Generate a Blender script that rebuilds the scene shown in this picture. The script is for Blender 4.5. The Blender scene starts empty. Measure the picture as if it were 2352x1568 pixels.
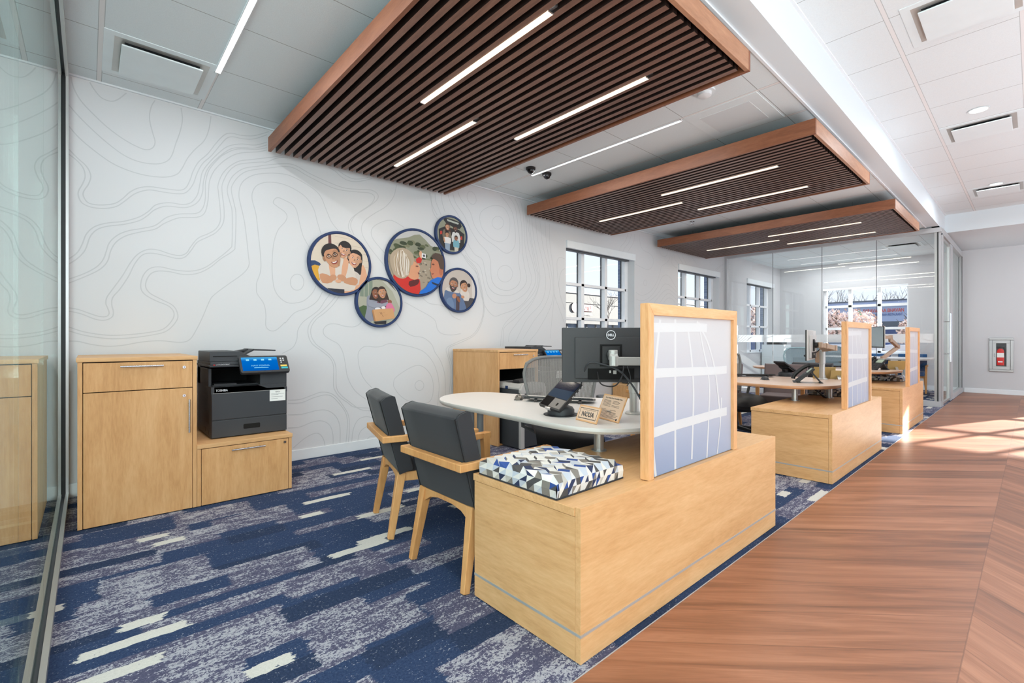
import bpy, math, random
from mathutils import Vector, Matrix
rnd = random.Random(7)
S = bpy.context.scene
COL = bpy.data.collections.new('scene_objects'); S.collection.children.link(COL)
PI = math.pi
# ------------------------------------------------------------------ room constants (metres)
ZC, YW, XF, XP, YB, ZT = 2.974, 4.536, 13.7, 10.4, 1.047, 3.285
FWD = Vector((math.sin(math.radians(42.03)), math.cos(math.radians(42.03)), 0))
RGT = Vector((FWD.y, -FWD.x, 0))

# ------------------------------------------------------------------ materials
def lin(c):
    return tuple(((v / 255) / 12.92 if v / 255 <= .04045 else ((v / 255 + .055) / 1.055) ** 2.4) for v in c) + (1,)

class NT:
    def __init__(s, name):
        s.m = bpy.data.materials.new(name); s.m.use_nodes = True
        s.t = s.m.node_tree; s.t.nodes.clear()
        s.out = s.n('ShaderNodeOutputMaterial')
    def n(s, typ, **kw):
        x = s.t.nodes.new(typ)
        for k, v in kw.items():
            if k in ('op',): x.operation = v
            elif hasattr(x, k): setattr(x, k, v)
        return x
    def l(s, a, b): s.t.links.new(a, b)
    def math(s, op, a, b=None, c=None, clamp=False):
        x = s.n('ShaderNodeMath'); x.operation = op; x.use_clamp = clamp
        for i, v in enumerate((a, b, c)):
            if v is None: continue
            if isinstance(v, (int, float)): x.inputs[i].default_value = v
            else: s.l(v, x.inputs[i])
        return x.outputs[0]
    def mix(s, f, a, b):
        x = s.n('ShaderNodeMix'); x.data_type = 'RGBA'
        for i, v in ((0, f), (6, a), (7, b)):
            if isinstance(v, (int, float)): x.inputs[i].default_value = v
            elif isinstance(v, tuple): x.inputs[i].default_value = v
            else: s.l(v, x.inputs[i])
        return x.outputs[2]
    def ramp(s, f, stops, const=False):
        x = s.n('ShaderNodeValToRGB'); r = x.color_ramp
        if const: r.interpolation = 'CONSTANT'
        while len(r.elements) < len(stops): r.elements.new(.5)
        for e, (p, c) in zip(r.elements, stops): e.position = p; e.color = c
        s.l(f, x.inputs[0]); return x.outputs[0]
    def coord(s, kind='Object', scale=(1, 1, 1), rot=(0, 0, 0), loc=(0, 0, 0)):
        if kind == 'World':
            o = s.n('ShaderNodeNewGeometry').outputs['Position']
        else:
            o = s.n('ShaderNodeTexCoord').outputs[kind]
        mp = s.n('ShaderNodeMapping'); mp.inputs['Scale'].default_value = scale
        mp.inputs['Rotation'].default_value = rot; mp.inputs['Location'].default_value = loc
        s.l(o, mp.inputs[0]); return mp.outputs[0]
    def noise(s, vec, scale=5, detail=2, rough=.5, dist=0, col=False):
        x = s.n('ShaderNodeTexNoise'); x.inputs['Scale'].default_value = scale
        x.inputs['Detail'].default_value = detail; x.inputs['Roughness'].default_value = rough
        x.inputs['Distortion'].default_value = dist
        s.l(vec, x.inputs['Vector']); return x.outputs['Color' if col else 'Fac']
    def bsdf(s, color, rough=.5, metal=0, spec=.5, **kw):
        p = s.n('ShaderNodeBsdfPrincipled')
        if isinstance(color, tuple): p.inputs['Base Color'].default_value = color
        else: s.l(color, p.inputs['Base Color'])
        if isinstance(rough, (int, float)): p.inputs['Roughness'].default_value = rough
        else: s.l(rough, p.inputs['Roughness'])
        p.inputs['Metallic'].default_value = metal
        p.inputs['Specular IOR Level'].default_value = spec
        for k, v in kw.items(): p.inputs[k.replace('_', ' ')].default_value = v
        s.l(p.outputs[0], s.out.inputs[0]); s.p = p; return s
    def bump(s, h, strength=.2, dist=.01):
        b = s.n('ShaderNodeBump'); b.inputs['Strength'].default_value = strength; b.inputs['Distance'].default_value = dist
        s.l(h, b.inputs['Height']); s.l(b.outputs[0], s.p.inputs['Normal']); return s

_plain = {}
def plain(rgb, rough=.5, metal=0, spec=.5, name=None, var=.04):
    """a painted / moulded surface: base colour with a faint procedural mottling"""
    key = (rgb, rough, metal, spec)
    if key in _plain: return _plain[key]
    t = NT(name or 'paint_%d_%d_%d' % rgb)
    n = t.noise(t.coord('Object'), 9, 3)
    c = lin(rgb); lo = tuple(v * (1 - var) for v in c[:3]) + (1,); hi = tuple(min(1, v * (1 + var)) for v in c[:3]) + (1,)
    t.bsdf(t.mix(n, lo, hi), rough, metal, spec)
    _plain[key] = t.m; return t.m

def wood(name, dark, mid, light, axis='X', rough=.42, fine=1.0, spec=.35):
    t = NT(name)
    st = {'X': (1.3, 9, 9), 'Y': (9, 1.3, 9), 'Z': (9, 9, 1.3)}[axis]
    st = tuple(v * fine for v in st)
    v = t.coord('Object', st)
    n1 = t.noise(v, 1.5, 6, .62, .9)
    v2 = t.coord('Object', tuple(q * 7 if q > 1 * fine else q * 2 for q in st))
    n2 = t.noise(v2, 1.6, 3, .6)
    v3 = t.coord('Object', tuple(q * .18 if q > 1 * fine else q * .9 for q in st))
    n3 = t.noise(v3, 1.5, 2)
    f = t.math('ADD', t.math('MULTIPLY', n1, .5), t.math('ADD', t.math('MULTIPLY', n2, .28), t.math('MULTIPLY', n3, .3)))
    t.bsdf(t.ramp(f, [(.34, lin(dark)), (.52, lin(mid)), (.7, lin(light))]), rough, 0, spec)
    t.bump(n2, .04, .002); return t.m

def glass(name, tint=(1, 1, 1, 1), f0=.04, rough=0.0):
    """clear pane: see-through, with Schlick reflection that grows towards grazing view"""
    t = NT(name)
    g = t.n('ShaderNodeNewGeometry'); d = t.n('ShaderNodeVectorMath'); d.operation = 'DOT_PRODUCT'
    t.l(g.outputs['Incoming'], d.inputs[0]); t.l(g.outputs['Normal'], d.inputs[1])
    k = t.math('POWER', t.math('SUBTRACT', 1, t.math('ABSOLUTE', d.outputs['Value']), clamp=True), 5)
    fr = t.math('ADD', f0, t.math('MULTIPLY', k, 1 - f0), clamp=True)
    tr = t.n('ShaderNodeBsdfTransparent'); tr.inputs[0].default_value = tint
    gl = t.n('ShaderNodeBsdfGlossy'); gl.inputs['Roughness'].default_value = rough
    gl.inputs['Color'].default_value = (.9, .95, .93, 1)
    mx = t.n('ShaderNodeMixShader'); t.l(fr, mx.inputs[0]); t.l(tr.outputs[0], mx.inputs[1]); t.l(gl.outputs[0], mx.inputs[2])
    t.l(mx.outputs[0], t.out.inputs[0]); return t.m

def emit(name, rgb, strength):
    t = NT(name); e = t.n('ShaderNodeEmission'); e.inputs[0].default_value = lin(rgb); e.inputs[1].default_value = strength
    t.l(e.outputs[0], t.out.inputs[0]); return t.m

M = {}
M['maple_v'] = wood('maple_laminate_vertical', (190, 138, 86), (212, 162, 108), (226, 180, 128), 'Z')
M['maple_h'] = wood('maple_laminate_horizontal', (196, 146, 94), (216, 170, 118), (230, 188, 138), 'X')
M['maple_y'] = wood('maple_laminate_cross', (192, 144, 92), (214, 168, 116), (228, 186, 136), 'Y')
M['maple_edge'] = wood('maple_edge_band', (182, 130, 76), (202, 150, 92), (212, 164, 108), 'X', fine=.6)
M['screen_v'] = wood('cherry_frame_vertical', (196, 138, 84), (222, 170, 118), (234, 190, 142), 'Z', fine=1.3)
M['screen_h'] = wood('cherry_frame_horizontal', (196, 138, 84), (222, 170, 118), (234, 190, 142), 'X', fine=1.3)
M['chairwood'] = wood('beech_chair_wood', (186, 128, 74), (208, 152, 94), (222, 170, 112), 'Z', fine=.8)
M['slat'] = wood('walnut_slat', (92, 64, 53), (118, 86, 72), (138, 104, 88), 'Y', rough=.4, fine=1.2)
M['slatside_shade'] = wood('walnut_slat_side_shade', (26, 16, 12), (36, 23, 18), (46, 31, 25), 'Y', rough=.6)  # near-black: the shade between the slats is put into this colour
M['fascia'] = wood('walnut_fascia', (110, 66, 45), (130, 81, 56), (148, 97, 69), 'Y', rough=.42)
M['fascia_x_lit'] = wood('walnut_fascia_end_lit', (150, 106, 78), (174, 128, 98), (192, 146, 114), 'X', rough=.42)  # paler than the side boards: the brighter light on the end is painted in
M['black'] = plain((26, 26, 28), .45, name='black_plastic')
M['blackgloss'] = plain((14, 15, 18), .12, name='black_gloss')
M['charcoal'] = plain((56, 59, 63), .5, name='charcoal_plastic')
M['charcoal_d'] = plain((40, 42, 45), .5, name='dark_charcoal_plastic')
M['chrome'] = plain((205, 207, 210), .25, 1, name='satin_chrome')
M['alu'] = plain((196, 197, 196), .38, .85, name='brushed_aluminium')
M['alu_matte'] = plain((190, 191, 193), .5, .3, name='anodised_aluminium')
M['bronze'] = plain((176, 150, 128), .35, .5, name='bronze_paint'); M['steel'] = plain((176, 177, 178), .36, .7, name='brushed_steel')
M['silver'] = plain((196, 196, 192), .4, .5, name='silver_paint')
M['white'] = plain((228, 238, 241), .45, name='white_laminate')
M['trimwhite'] = plain((230, 235, 238), .5, name='white_trim_paint')
M['framewhite'] = plain((244, 246, 248), .4, name='white_window_frame')
M['navy'] = plain((14, 46, 94), .5, name='navy_rim')
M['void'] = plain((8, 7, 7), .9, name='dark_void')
M['glass'] = glass('clear_glass'); M['glass_win'] = glass('window_glass', f0=.012)
M['glass_side'] = glass('green_tinted_glass', (.86, .93, .91, 1), .06)
M['lightbar'] = emit('warm_led_diffuser', (255, 232, 204), 1.5)
M['lightstrip'] = emit('white_led_diffuser', (255, 252, 248), 1.6)
M['downlight'] = emit('downlight_lens', (255, 250, 240), 1.5)
M['paper'] = plain((238, 238, 234), .7, name='paper')
M['ink'] = plain((40, 42, 48), .7, name='ink')
M['red'] = plain((205, 30, 24), .35, name='extinguisher_red')

def fabric(name, rgb, scale=420, amt=.18, rough=.9):
    t = NT(name); n = t.noise(t.coord('Object'), scale, 2, .6)
    n2 = t.noise(t.coord('Object'), 5, 2)
    c = lin(rgb); lo = tuple(v * (1 - amt) for v in c[:3]) + (1,); hi = tuple(v * (1 + amt) for v in c[:3]) + (1,)
    t.bsdf(t.mix(t.math('ADD', t.math('MULTIPLY', n, .7), t.math('MULTIPLY', n2, .3)), lo, hi), rough, 0, .25, Sheen_Weight=.15); t.bump(n, .15, .001); return t.m
M['chairfabric'] = fabric('grey_chair_fabric', (54, 54, 57))
M['brownfabric'] = fabric('taupe_chair_fabric', (112, 100, 100))
M['bluefabric'] = fabric('blue_chair_fabric', (44, 84, 128))

def mesh_weave(name, rgb):
    t = NT(name)
    w = t.n('ShaderNodeTexWave'); w.inputs['Scale'].default_value = 34; w.bands_direction = 'Y'
    t.l(t.coord('Object'), w.inputs['Vector'])
    n = t.noise(t.coord('Object'), 300, 1)
    f = t.math('GREATER_THAN', t.math('ADD', w.outputs['Fac'], t.math('MULTIPLY', n, .3)), .22)
    p = t.n('ShaderNodeBsdfPrincipled'); p.inputs['Base Color'].default_value = lin(rgb); p.inputs['Roughness'].default_value = .6
    tr = t.n('ShaderNodeBsdfTransparent'); mx = t.n('ShaderNodeMixShader')
    t.l(f, mx.inputs[0]); t.l(tr.outputs[0], mx.inputs[1]); t.l(p.outputs[0], mx.inputs[2]); t.l(mx.outputs[0], t.out.inputs[0]); return t.m
M['mesh'] = mesh_weave('grey_chair_mesh', (134, 130, 126))
M['mesh_teal'] = mesh_weave('teal_grey_chair_mesh', (120, 142, 152))

def wallpaint(name, rgb):
    t = NT(name); n = t.noise(t.coord('World'), 180, 2); n2 = t.noise(t.coord('World'), .7, 2)
    c = lin(rgb)
    t.bsdf(t.mix(n2, tuple(v * .97 for v in c[:3]) + (1,), c), .75, 0, .25); t.bump(n, .05, .001); return t.m
M['wall'] = wallpaint('mural_wall_paint', (216, 217, 219))
M['wall2'] = wallpaint('far_wall_paint', (206, 207, 209))
M['gyp'] = wallpaint('gypsum_paint', (224, 233, 238))
M['contour'] = plain((197, 199, 201), .75, name='contour_ink')

def carpet():
    t = NT('blue_patchwork_carpet')
    w0 = t.coord('World')
    wob = t.noise(t.coord('World', (9, 24, 1)), 1.6, 8, .75, col=True)
    vm = t.n('ShaderNodeVectorMath'); vm.operation = 'MULTIPLY_ADD'
    t.l(wob, vm.inputs[0]); vm.inputs[1].default_value = (.15, .034, 0); t.l(w0, vm.inputs[2])
    sx = t.n('ShaderNodeSeparateXYZ'); t.l(vm.outputs[0], sx.inputs[0])
    def cells(w, h, seed):
        """random blocks: rows of height h, each row slid by its own amount and cut into lengths around w"""
        row = t.math('FLOOR', t.math('DIVIDE', t.math('ADD', sx.outputs[1], seed * 1.37), h))
        r1 = t.n('ShaderNodeTexWhiteNoise'); r1.noise_dimensions = '1D'; t.l(t.math('ADD', row, seed), r1.inputs['W'])
        px = t.math('ADD', t.math('DIVIDE', sx.outputs[0], w), t.math('MULTIPLY', r1.outputs['Value'], 17))
        px = t.math('ADD', px, t.math('MULTIPLY', t.math('SINE', t.math('MULTIPLY', px, 2.1)), .3))
        cb = t.n('ShaderNodeCombineXYZ'); t.l(t.math('FLOOR', px), cb.inputs[0]); t.l(row, cb.inputs[1]); cb.inputs[2].default_value = seed
        r2 = t.n('ShaderNodeTexWhiteNoise'); t.l(cb.outputs[0], r2.inputs['Vector'])
        sp = t.n('ShaderNodeSeparateColor'); t.l(r2.outputs['Color'], sp.inputs[0]); return sp.outputs[0], sp.outputs[1]
    a, a2 = cells(.6, .25, 3); b, b2 = cells(.42, .12, 11); c, c2 = cells(.2, .06, 23)
    streak = t.noise(t.coord('World', (5.0, 13, 1)), 1.8, 7, .78)
    grain = t.noise(t.coord('World', (1, 1.2, 1)), 78, 3, .85)
    grain2 = t.noise(t.coord('World'), 110, 2, .85)
    blue = t.mix(grain2, lin((14, 28, 58)), lin((70, 88, 122)))
    dark = t.mix(grain2, lin((14, 26, 52)), lin((64, 78, 106)))
    base = t.mix(t.math('GREATER_THAN', b2, .74), blue, dark)
    slate = t.mix(grain2, lin((38, 42, 72)), lin((108, 108, 130)))
    m1 = t.math('GREATER_THAN', t.math('ADD', a, t.math('MULTIPLY', t.math('SUBTRACT', b, .5), .9)), .48)
    base = t.mix(m1, base, slate)
    s0 = t.math('SUBTRACT', streak, .5)
    dens = t.math('ADD', t.math('MULTIPLY', m1, t.math('ADD', .07, t.math('MULTIPLY', b2, .1))), t.math('MULTIPLY', s0, t.math('ADD', .55, t.math('MULTIPLY', m1, .45))))
    fl = t.math('GREATER_THAN', t.math('ADD', grain, dens), .655)
    base = t.mix(t.math('MULTIPLY', fl, .92), base, t.mix(grain2, lin((128, 130, 146)), lin((206, 206, 210))))
    m2 = t.math('MULTIPLY', t.math('GREATER_THAN', c, .955), t.math('GREATER_THAN', streak, .36))
    base = t.mix(m2, base, t.mix(grain2, lin((186, 184, 178)), lin((220, 218, 210))))
    t.bsdf(base, .95, 0, .1); t.bump(grain, .5, .004); return t.m
M['carpet'] = carpet()

def plankfloor():
    t = NT('cherry_chevron_planks')
    g = t.n('ShaderNodeNewGeometry'); sp = t.n('ShaderNodeSeparateXYZ'); t.l(g.outputs['Position'], sp.inputs[0])
    x, y = sp.outputs[0], sp.outputs[1]
    band = t.math('DIVIDE', t.math('SUBTRACT', y, .167), 1.0)
    bi = t.math('FLOOR', band)
    par = t.math('MODULO', t.math('ADD', bi, 100), 2)             # 0 -> grain along (+1,-1), 1 -> along (+1,+1)
    sg = t.math('SUBTRACT', 1, t.math('MULTIPLY', par, 2))
    cc = t.math('ADD', x, t.math('MULTIPLY', y, sg))               # across the plank
    al = t.math('SUBTRACT', x, t.math('MULTIPLY', y, sg))          # along the plank
    pid = t.math('ADD', t.math('FLOOR', t.math('DIVIDE', cc, .31)), t.math('MULTIPLY', bi, 37))
    wn = t.n('ShaderNodeTexWhiteNoise'); wn.noise_dimensions = '1D'; t.l(pid, wn.inputs['W'])
    cb = t.n('ShaderNodeCombineXYZ'); t.l(t.math('MULTIPLY', al, .55), cb.inputs[0]); t.l(t.math('MULTIPLY', cc, 7.5), cb.inputs[1]); t.l(t.math('MULTIPLY', wn.outputs['Value'], 40), cb.inputs[2])
    n = t.noise(cb.outputs[0], 1.3, 5, .62, .8)
    cb2 = t.n('ShaderNodeCombineXYZ'); t.l(t.math('MULTIPLY', al, 2.5), cb2.inputs[0]); t.l(t.math('MULTIPLY', cc, 70), cb2.inputs[1])
    n2 = t.noise(cb2.outputs[0], 1.2, 3, .6)
    f = t.math('ADD', t.math('MULTIPLY', n, .68), t.math('ADD', t.math('MULTIPLY', n2, .2), t.math('MULTIPLY', wn.outputs['Value'], .16)))
    col = t.ramp(f, [(.33, lin((104, 66, 46))), (.46, lin((136, 88, 62))), (.56, lin((156, 103, 74))), (.7, lin((178, 124, 94)))])
    fr = t.math('FRACT', t.math('DIVIDE', cc, .31))
    seam = t.math('LESS_THAN', t.math('MINIMUM', fr, t.math('SUBTRACT', 1, fr)), .008)
    fb = t.math('FRACT', band)
    seam2 = t.math('LESS_THAN', t.math('MINIMUM', fb, t.math('SUBTRACT', 1, fb)), .002)
    col = t.mix(t.math('MULTIPLY', t.math('MAXIMUM', seam, seam2), .5), col, lin((96, 58, 42)))
    t.bsdf(col, t.math('ADD', .3, t.math('MULTIPLY', n2, .16)), 0, .5); t.bump(n2, .06, .001); return t.m
M['plank'] = plankfloor()

def tileceiling(name, x0, px, y0, py, bold, rgb):
    """lay-in ceiling tiles: fine textured tile, one bold white tee direction and thin reveals the other way"""
    t = NT(name)
    g = t.n('ShaderNodeNewGeometry'); sp = t.n('ShaderNodeSeparateXYZ'); t.l(g.outputs['Position'], sp.inputs[0])
    def dist(v, o, p):
        fr = t.math('FRACT', t.math('ADD', t.math('DIVIDE', t.math('SUBTRACT', v, o), p), 50))
        return t.math('MULTIPLY', t.math('MINIMUM', fr, t.math('SUBTRACT', 1, fr)), p)
    dx, dy = dist(sp.outputs[0], x0, px), dist(sp.outputs[1], y0, py)
    db, dt = (dx, dy) if bold == 'X' else (dy, dx)
    n = t.noise(g.outputs['Position'], 160, 3, .7)
    n2 = t.noise(g.outputs['Position'], 1.1, 2)
    c = lin(rgb)
    base = t.mix(n, tuple(v * .86 for v in c[:3]) + (1,), tuple(min(1, v * 1.05) for v in c[:3]) + (1,))
    base = t.mix(t.math('MULTIPLY', n2, .12), base, lin((200, 200, 198)))
    thin = t.math('LESS_THAN', dt, .0028)
    base = t.mix(t.math('MULTIPLY', thin, .62), base, lin((110, 110, 108)))
    edge = t.math('LESS_THAN', db, .0155)
    base = t.mix(t.math('MULTIPLY', edge, .45), base, lin((120, 120, 118)))
    tee = t.math('LESS_THAN', db, .0115)
    base = t.mix(tee, base, lin((230, 230, 230)))
    t.bsdf(base, .85, 0, .2); t.bump(n, .25, .003); return t.m
M['ceil_l'] = tileceiling('ceiling_tiles_bay', .06, .611, 4.368, .597, 'X', (230, 240, 243))
M['ceil_r'] = tileceiling('ceiling_tiles_hall', 4.038, .622, .674, .622, 'Y', (232, 240, 243))

# ------------------------------------------------------------------ mesh builder
class MB:
    def __init__(s): s.v = []; s.f = []; s.mi = []; s.M = Matrix()
    def add(s, vs, fs, mi=0):
        o = len(s.v); s.v += [s.M @ Vector(p) for p in vs]
        for f in fs: s.f.append([i + o for i in f]); s.mi.append(mi)
        return s
    def box(s, x0, x1, y0, y1, z0, z1, mi=0):
        return s.add([(x0, y0, z0), (x1, y0, z0), (x1, y1, z0), (x0, y1, z0), (x0, y0, z1), (x1, y0, z1), (x1, y1, z1), (x0, y1, z1)],
                     [(3, 2, 1, 0), (4, 5, 6, 7), (0, 1, 5, 4), (1, 2, 6, 5), (2, 3, 7, 6), (3, 0, 4, 7)], mi)
    def quad(s, a, b, c, d, mi=0): return s.add([a, b, c, d], [(0, 1, 2, 3)], mi)
    def poly(s, pts, mi=0): return s.add(pts, [tuple(range(len(pts)))], mi)
    def prism(s, pts, h, mi=0, axis='Z', base=0):
        """polygon (2D) extruded along an axis from base to base+h"""
        def p3(p, t): return {'Z': (p[0], p[1], t), 'Y': (p[0], t, p[1]), 'X': (t, p[0], p[1])}[axis]
        n = len(pts)
        a = [p3(p, base) for p in pts]; b = [p3(p, base + h) for p in pts]
        area = sum(pts[i][0] * pts[(i + 1) % n][1] - pts[(i + 1) % n][0] * pts[i][1] for i in range(n))
        flip = (area < 0) ^ (axis == 'Y')
        fs = [tuple(range(n))[::-1], tuple(range(n, 2 * n))] + [(i, (i + 1) % n, n + (i + 1) % n, n + i) for i in range(n)]
        if flip: fs = [f[::-1] for f in fs]
        return s.add(a + b, fs, mi)
    def bar(s, p, q, w, h=None, mi=0, w2=None, h2=None, up=(0, 0, 1)):
        """tapered rectangular bar from p to q"""
        p, q = Vector(p), Vector(q); h = w if h is None else h; w2 = w if w2 is None else w2; h2 = h if h2 is None else h2
        d = (q - p).normalized(); up = Vector(up)
        if abs(d.dot(up)) > .97: up = Vector((1, 0, 0))
        sx = d.cross(up).normalized(); sy = sx.cross(d).normalized()
        vs = []
        for c, a, b in ((p, w, h), (q, w2, h2)):
            for i, j in ((-1, -1), (1, -1), (1, 1), (-1, 1)): vs.append(c + sx * i * a / 2 + sy * j * b / 2)
        return s.add(vs, [(3, 2, 1, 0), (4, 5, 6, 7), (0, 1, 5, 4), (1, 2, 6, 5), (2, 3, 7, 6), (3, 0, 4, 7)][::1], mi)
    def cyl(s, p, q, r, r2=None, n=16, mi=0):
        p, q = Vector(p), Vector(q); r2 = r if r2 is None else r2
        d = (q - p).normalized(); u = d.orthogonal().normalized(); w = d.cross(u)
        vs = []
        for c, R in ((p, r), (q, r2)):
            for i in range(n):
                t = 2 * PI * i / n; vs.append(c + (u * math.cos(t) + w * math.sin(t)) * R)
        return s.add(vs, [tuple(range(n))[::-1], tuple(range(n, 2 * n))] + [(i, (i + 1) % n, n + (i + 1) % n, n + i) for i in range(n)], mi)
    def lathe(s, prof, n=24, mi=0, c=(0, 0, 0), axis='Z', caps=True):
        vs = []; fs = []
        for r, z in prof:
            for i in range(n):
                t = 2 * PI * i / n; a, b = r * math.cos(t), r * math.sin(t)
                p = {'Z': (a, b, z), 'Y': (a, z, b), 'X': (z, a, b)}[axis]
                vs.append((p[0] + c[0], p[1] + c[1], p[2] + c[2]))
        m = len(prof)
        for k in range(m - 1):
            for i in range(n): fs.append((k * n + i, k * n + (i + 1) % n, (k + 1) * n + (i + 1) % n, (k + 1) * n + i))
        if caps: fs.append(tuple(range(n))[::-1]); fs.append(tuple(range((m - 1) * n, m * n)))
        if axis == 'Y': fs = [f[::-1] for f in fs]
        return s.add(vs, fs, mi)
    def tube(s, pts, r, n=8, mi=0, r2=None):
        pts = [Vector(p) for p in pts]; vs = []; m = len(pts); prev = None
        for k, p in enumerate(pts):
            d = ((pts[min(k + 1, m - 1)] - pts[max(k - 1, 0)]) or Vector((0, 0, 1))).normalized()
            u = d.orthogonal().normalized() if prev is None else (prev - d * prev.dot(d)).normalized()
            prev = u; w = d.cross(u); R = r if r2 is None else r + (r2 - r) * k / (m - 1)
            for i in range(n):
                t = 2 * PI * i / n; vs.append(p + (u * math.cos(t) + w * math.sin(t)) * R)
        fs = [tuple(range(n))[::-1], tuple(range((m - 1) * n, m * n))]
        for k in range(m - 1):
            for i in range(n): fs.append((k * n + i, k * n + (i + 1) % n, (k + 1) * n + (i + 1) % n, (k + 1) * n + i))
        return s.add(vs, fs, mi)
    def grid(s, rows, mi=0, closed=False):
        n = len(rows[0]); vs = [p for r in rows for p in r]; fs = []
        for k in range(len(rows) - 1):
            for i in range(n if closed else n - 1): fs.append((k * n + i, k * n + (i + 1) % n, (k + 1) * n + (i + 1) % n, (k + 1) * n + i))
        return s.add(vs, fs, mi)
    def ellipsoid(s, c, r, n=12, mi=0):
        rows = []
        for k in range(1, n // 2):
            t = PI * k / (n // 2); rows.append([(c[0] + r[0] * math.sin(t) * math.cos(2 * PI * i / n), c[1] + r[1] * math.sin(t) * math.sin(2 * PI * i / n), c[2] - r[2] * math.cos(t)) for i in range(n)])
        s.grid(rows, mi, True); m = len(rows)
        o = len(s.v) - n * m
        s.v += [s.M @ Vector((c[0], c[1], c[2] - r[2])), s.M @ Vector((c[0], c[1], c[2] + r[2]))]
        for i in range(n):
            s.f.append([o + (i + 1) % n, o + i, o + n * m]); s.mi.append(mi)
            s.f.append([o + (m - 1) * n + i, o + (m - 1) * n + (i + 1) % n, o + n * m + 1]); s.mi.append(mi)
        return s
    def text(s, txt, size, origin, right, up, mi=0, align='CENTER', width=None, bold=0):
        """flat lettering: origin is the centre of the line, right / up are 3D directions"""
        me = text_mesh(txt, align, bold); right, up = Vector(right), Vector(up)
        k = size; kx = size
        if width:
            w = max(v.co.x for v in me.vertices) - min(v.co.x for v in me.vertices); kx = width / w
        vs = [Vector(origin) + right * v.co.x * kx + up * (v.co.y - .34) * k for v in me.vertices]
        return s.add(vs, [tuple(p.vertices) for p in me.polygons], mi)
    def build(s, name, mats, parent=None, bevel=0, smooth=False, seg=2, loc=None):
        me = bpy.data.meshes.new(name); me.from_pydata([tuple(p) for p in s.v], [], s.f); me.update()
        if not isinstance(mats, (list, tuple)): mats = [mats]
        for m in mats: me.materials.append(M[m] if isinstance(m, str) else m)
        me.polygons.foreach_set('material_index', s.mi)
        if smooth:
            me.polygons.foreach_set('use_smooth', [True] * len(me.polygons)); me.set_sharp_from_angle(angle=math.radians(38))
        o = bpy.data.objects.new(name, me); COL.objects.link(o)
        if parent is not None: o.parent = parent
        if loc: o.location = loc
        if bevel:
            b = o.modifiers.new('bevel', 'BEVEL'); b.width = bevel; b.segments = seg; b.limit_method = 'ANGLE'; b.angle_limit = math.radians(40)
        return o

def build_each(mb, name, mats, parent=None, **kw):
    """one object per loose island of the builder"""
    root = list(range(len(mb.v)))
    def find(i):
        while root[i] != i: root[i] = root[root[i]]; i = root[i]
        return i
    for f in mb.f:
        for i in f[1:]: root[find(i)] = find(f[0])
    sets = {}
    for f, m in zip(mb.f, mb.mi): sets.setdefault(find(f[0]), []).append((f, m))
    for fs in sets.values():
        b = MB(); idx = {}
        for f, m in fs:
            for i in f:
                if i not in idx: idx[i] = len(b.v); b.v.append(mb.v[i])
            b.f.append([idx[i] for i in f]); b.mi.append(m)
        b.build(name, mats, parent, **kw)

_txt = {}
def text_mesh(txt, align, bold):
    key = (txt, align, bold)
    if key in _txt: return _txt[key]
    cu = bpy.data.curves.new('lettering', 'FONT'); cu.body = txt; cu.size = 1; cu.align_x = align; cu.fill_mode = 'FRONT'; cu.resolution_u = 3; cu.offset = bold
    o = bpy.data.objects.new('lettering', cu); COL.objects.link(o)
    dg = bpy.context.evaluated_depsgraph_get(); dg.update()
    me = bpy.data.meshes.new_from_object(o.evaluated_get(dg))
    bpy.data.objects.remove(o); _txt[key] = me; return me

def smooth_path(pts, n=4, closed=False):
    """Catmull-Rom through the points"""
    pts = [Vector(p) for p in pts]; out = []; m = len(pts)
    for i in range(m if closed else m - 1):
        p0 = pts[(i - 1) % m] if closed or i > 0 else pts[0]; p1 = pts[i]; p2 = pts[(i + 1) % m]
        p3 = pts[(i + 2) % m] if closed or i + 2 < m else pts[-1]
        for k in range(n):
            t = k / n
            out.append(.5 * ((2 * p1) + (p2 - p0) * t + (2 * p0 - 5 * p1 + 4 * p2 - p3) * t * t + (3 * p1 - p0 - 3 * p2 + p3) * t ** 3))
    if not closed: out.append(pts[-1])
    return out

def rrect(x0, x1, y0, y1, r, n=4):
    out = []
    for cx, cy, a in ((x1 - r, y1 - r, 0), (x0 + r, y1 - r, 90), (x0 + r, y0 + r, 180), (x1 - r, y0 + r, 270)):
        for k in range(n + 1):
            t = math.radians(a + 90 * k / n); out.append((cx + r * math.cos(t), cy + r * math.sin(t)))
    return out

def tag(o, label=None, cat=None, group=None, kind=None):
    for k, v in (('label', label), ('category', cat), ('group', group), ('kind', kind)):
        if v: o[k] = v
    return o
def thing(name, label, cat, loc=(0, 0, 0), rz=0, group=None):
    o = bpy.data.objects.new(name, None); COL.objects.link(o); o.location = loc; o.rotation_euler = (0, 0, rz); o.empty_display_size = .1
    return tag(o, label, cat, group)
def struct(name, mb, mats, **kw):
    o = mb.build(name, mats, **kw); o['kind'] = 'structure'; return o
def dup(o, label=None, loc=None, rz=None, group=None, parent=None, skip=()):
    c = o.copy(); COL.objects.link(c)
    if parent is not None: c.parent = parent
    if label: c['label'] = label
    if group: c['group'] = group
    if loc is not None: c.location = loc
    if rz is not None: c.rotation_euler = (0, 0, rz)
    for ch in list(o.children):
        if ch.name.split('.')[0] in skip: continue
        dup(ch, parent=c)
    return c
# ================================================================== the setting
struct('floor', MB().quad((-4, 1.0, 0), (XF, 1.0, 0), (XF, YW + .2, 0), (-4, YW + .2, 0)), 'carpet')
struct('floor', MB().quad((-4, -5.5, 0), (XF, -5.5, 0), (XF, 1.0, 0), (-4, 1.0, 0)), 'plank')
struct('trim_1', MB().box(-4, XP, .9985, 1.0015, -.002, .002), 'alu_matte')
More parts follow.
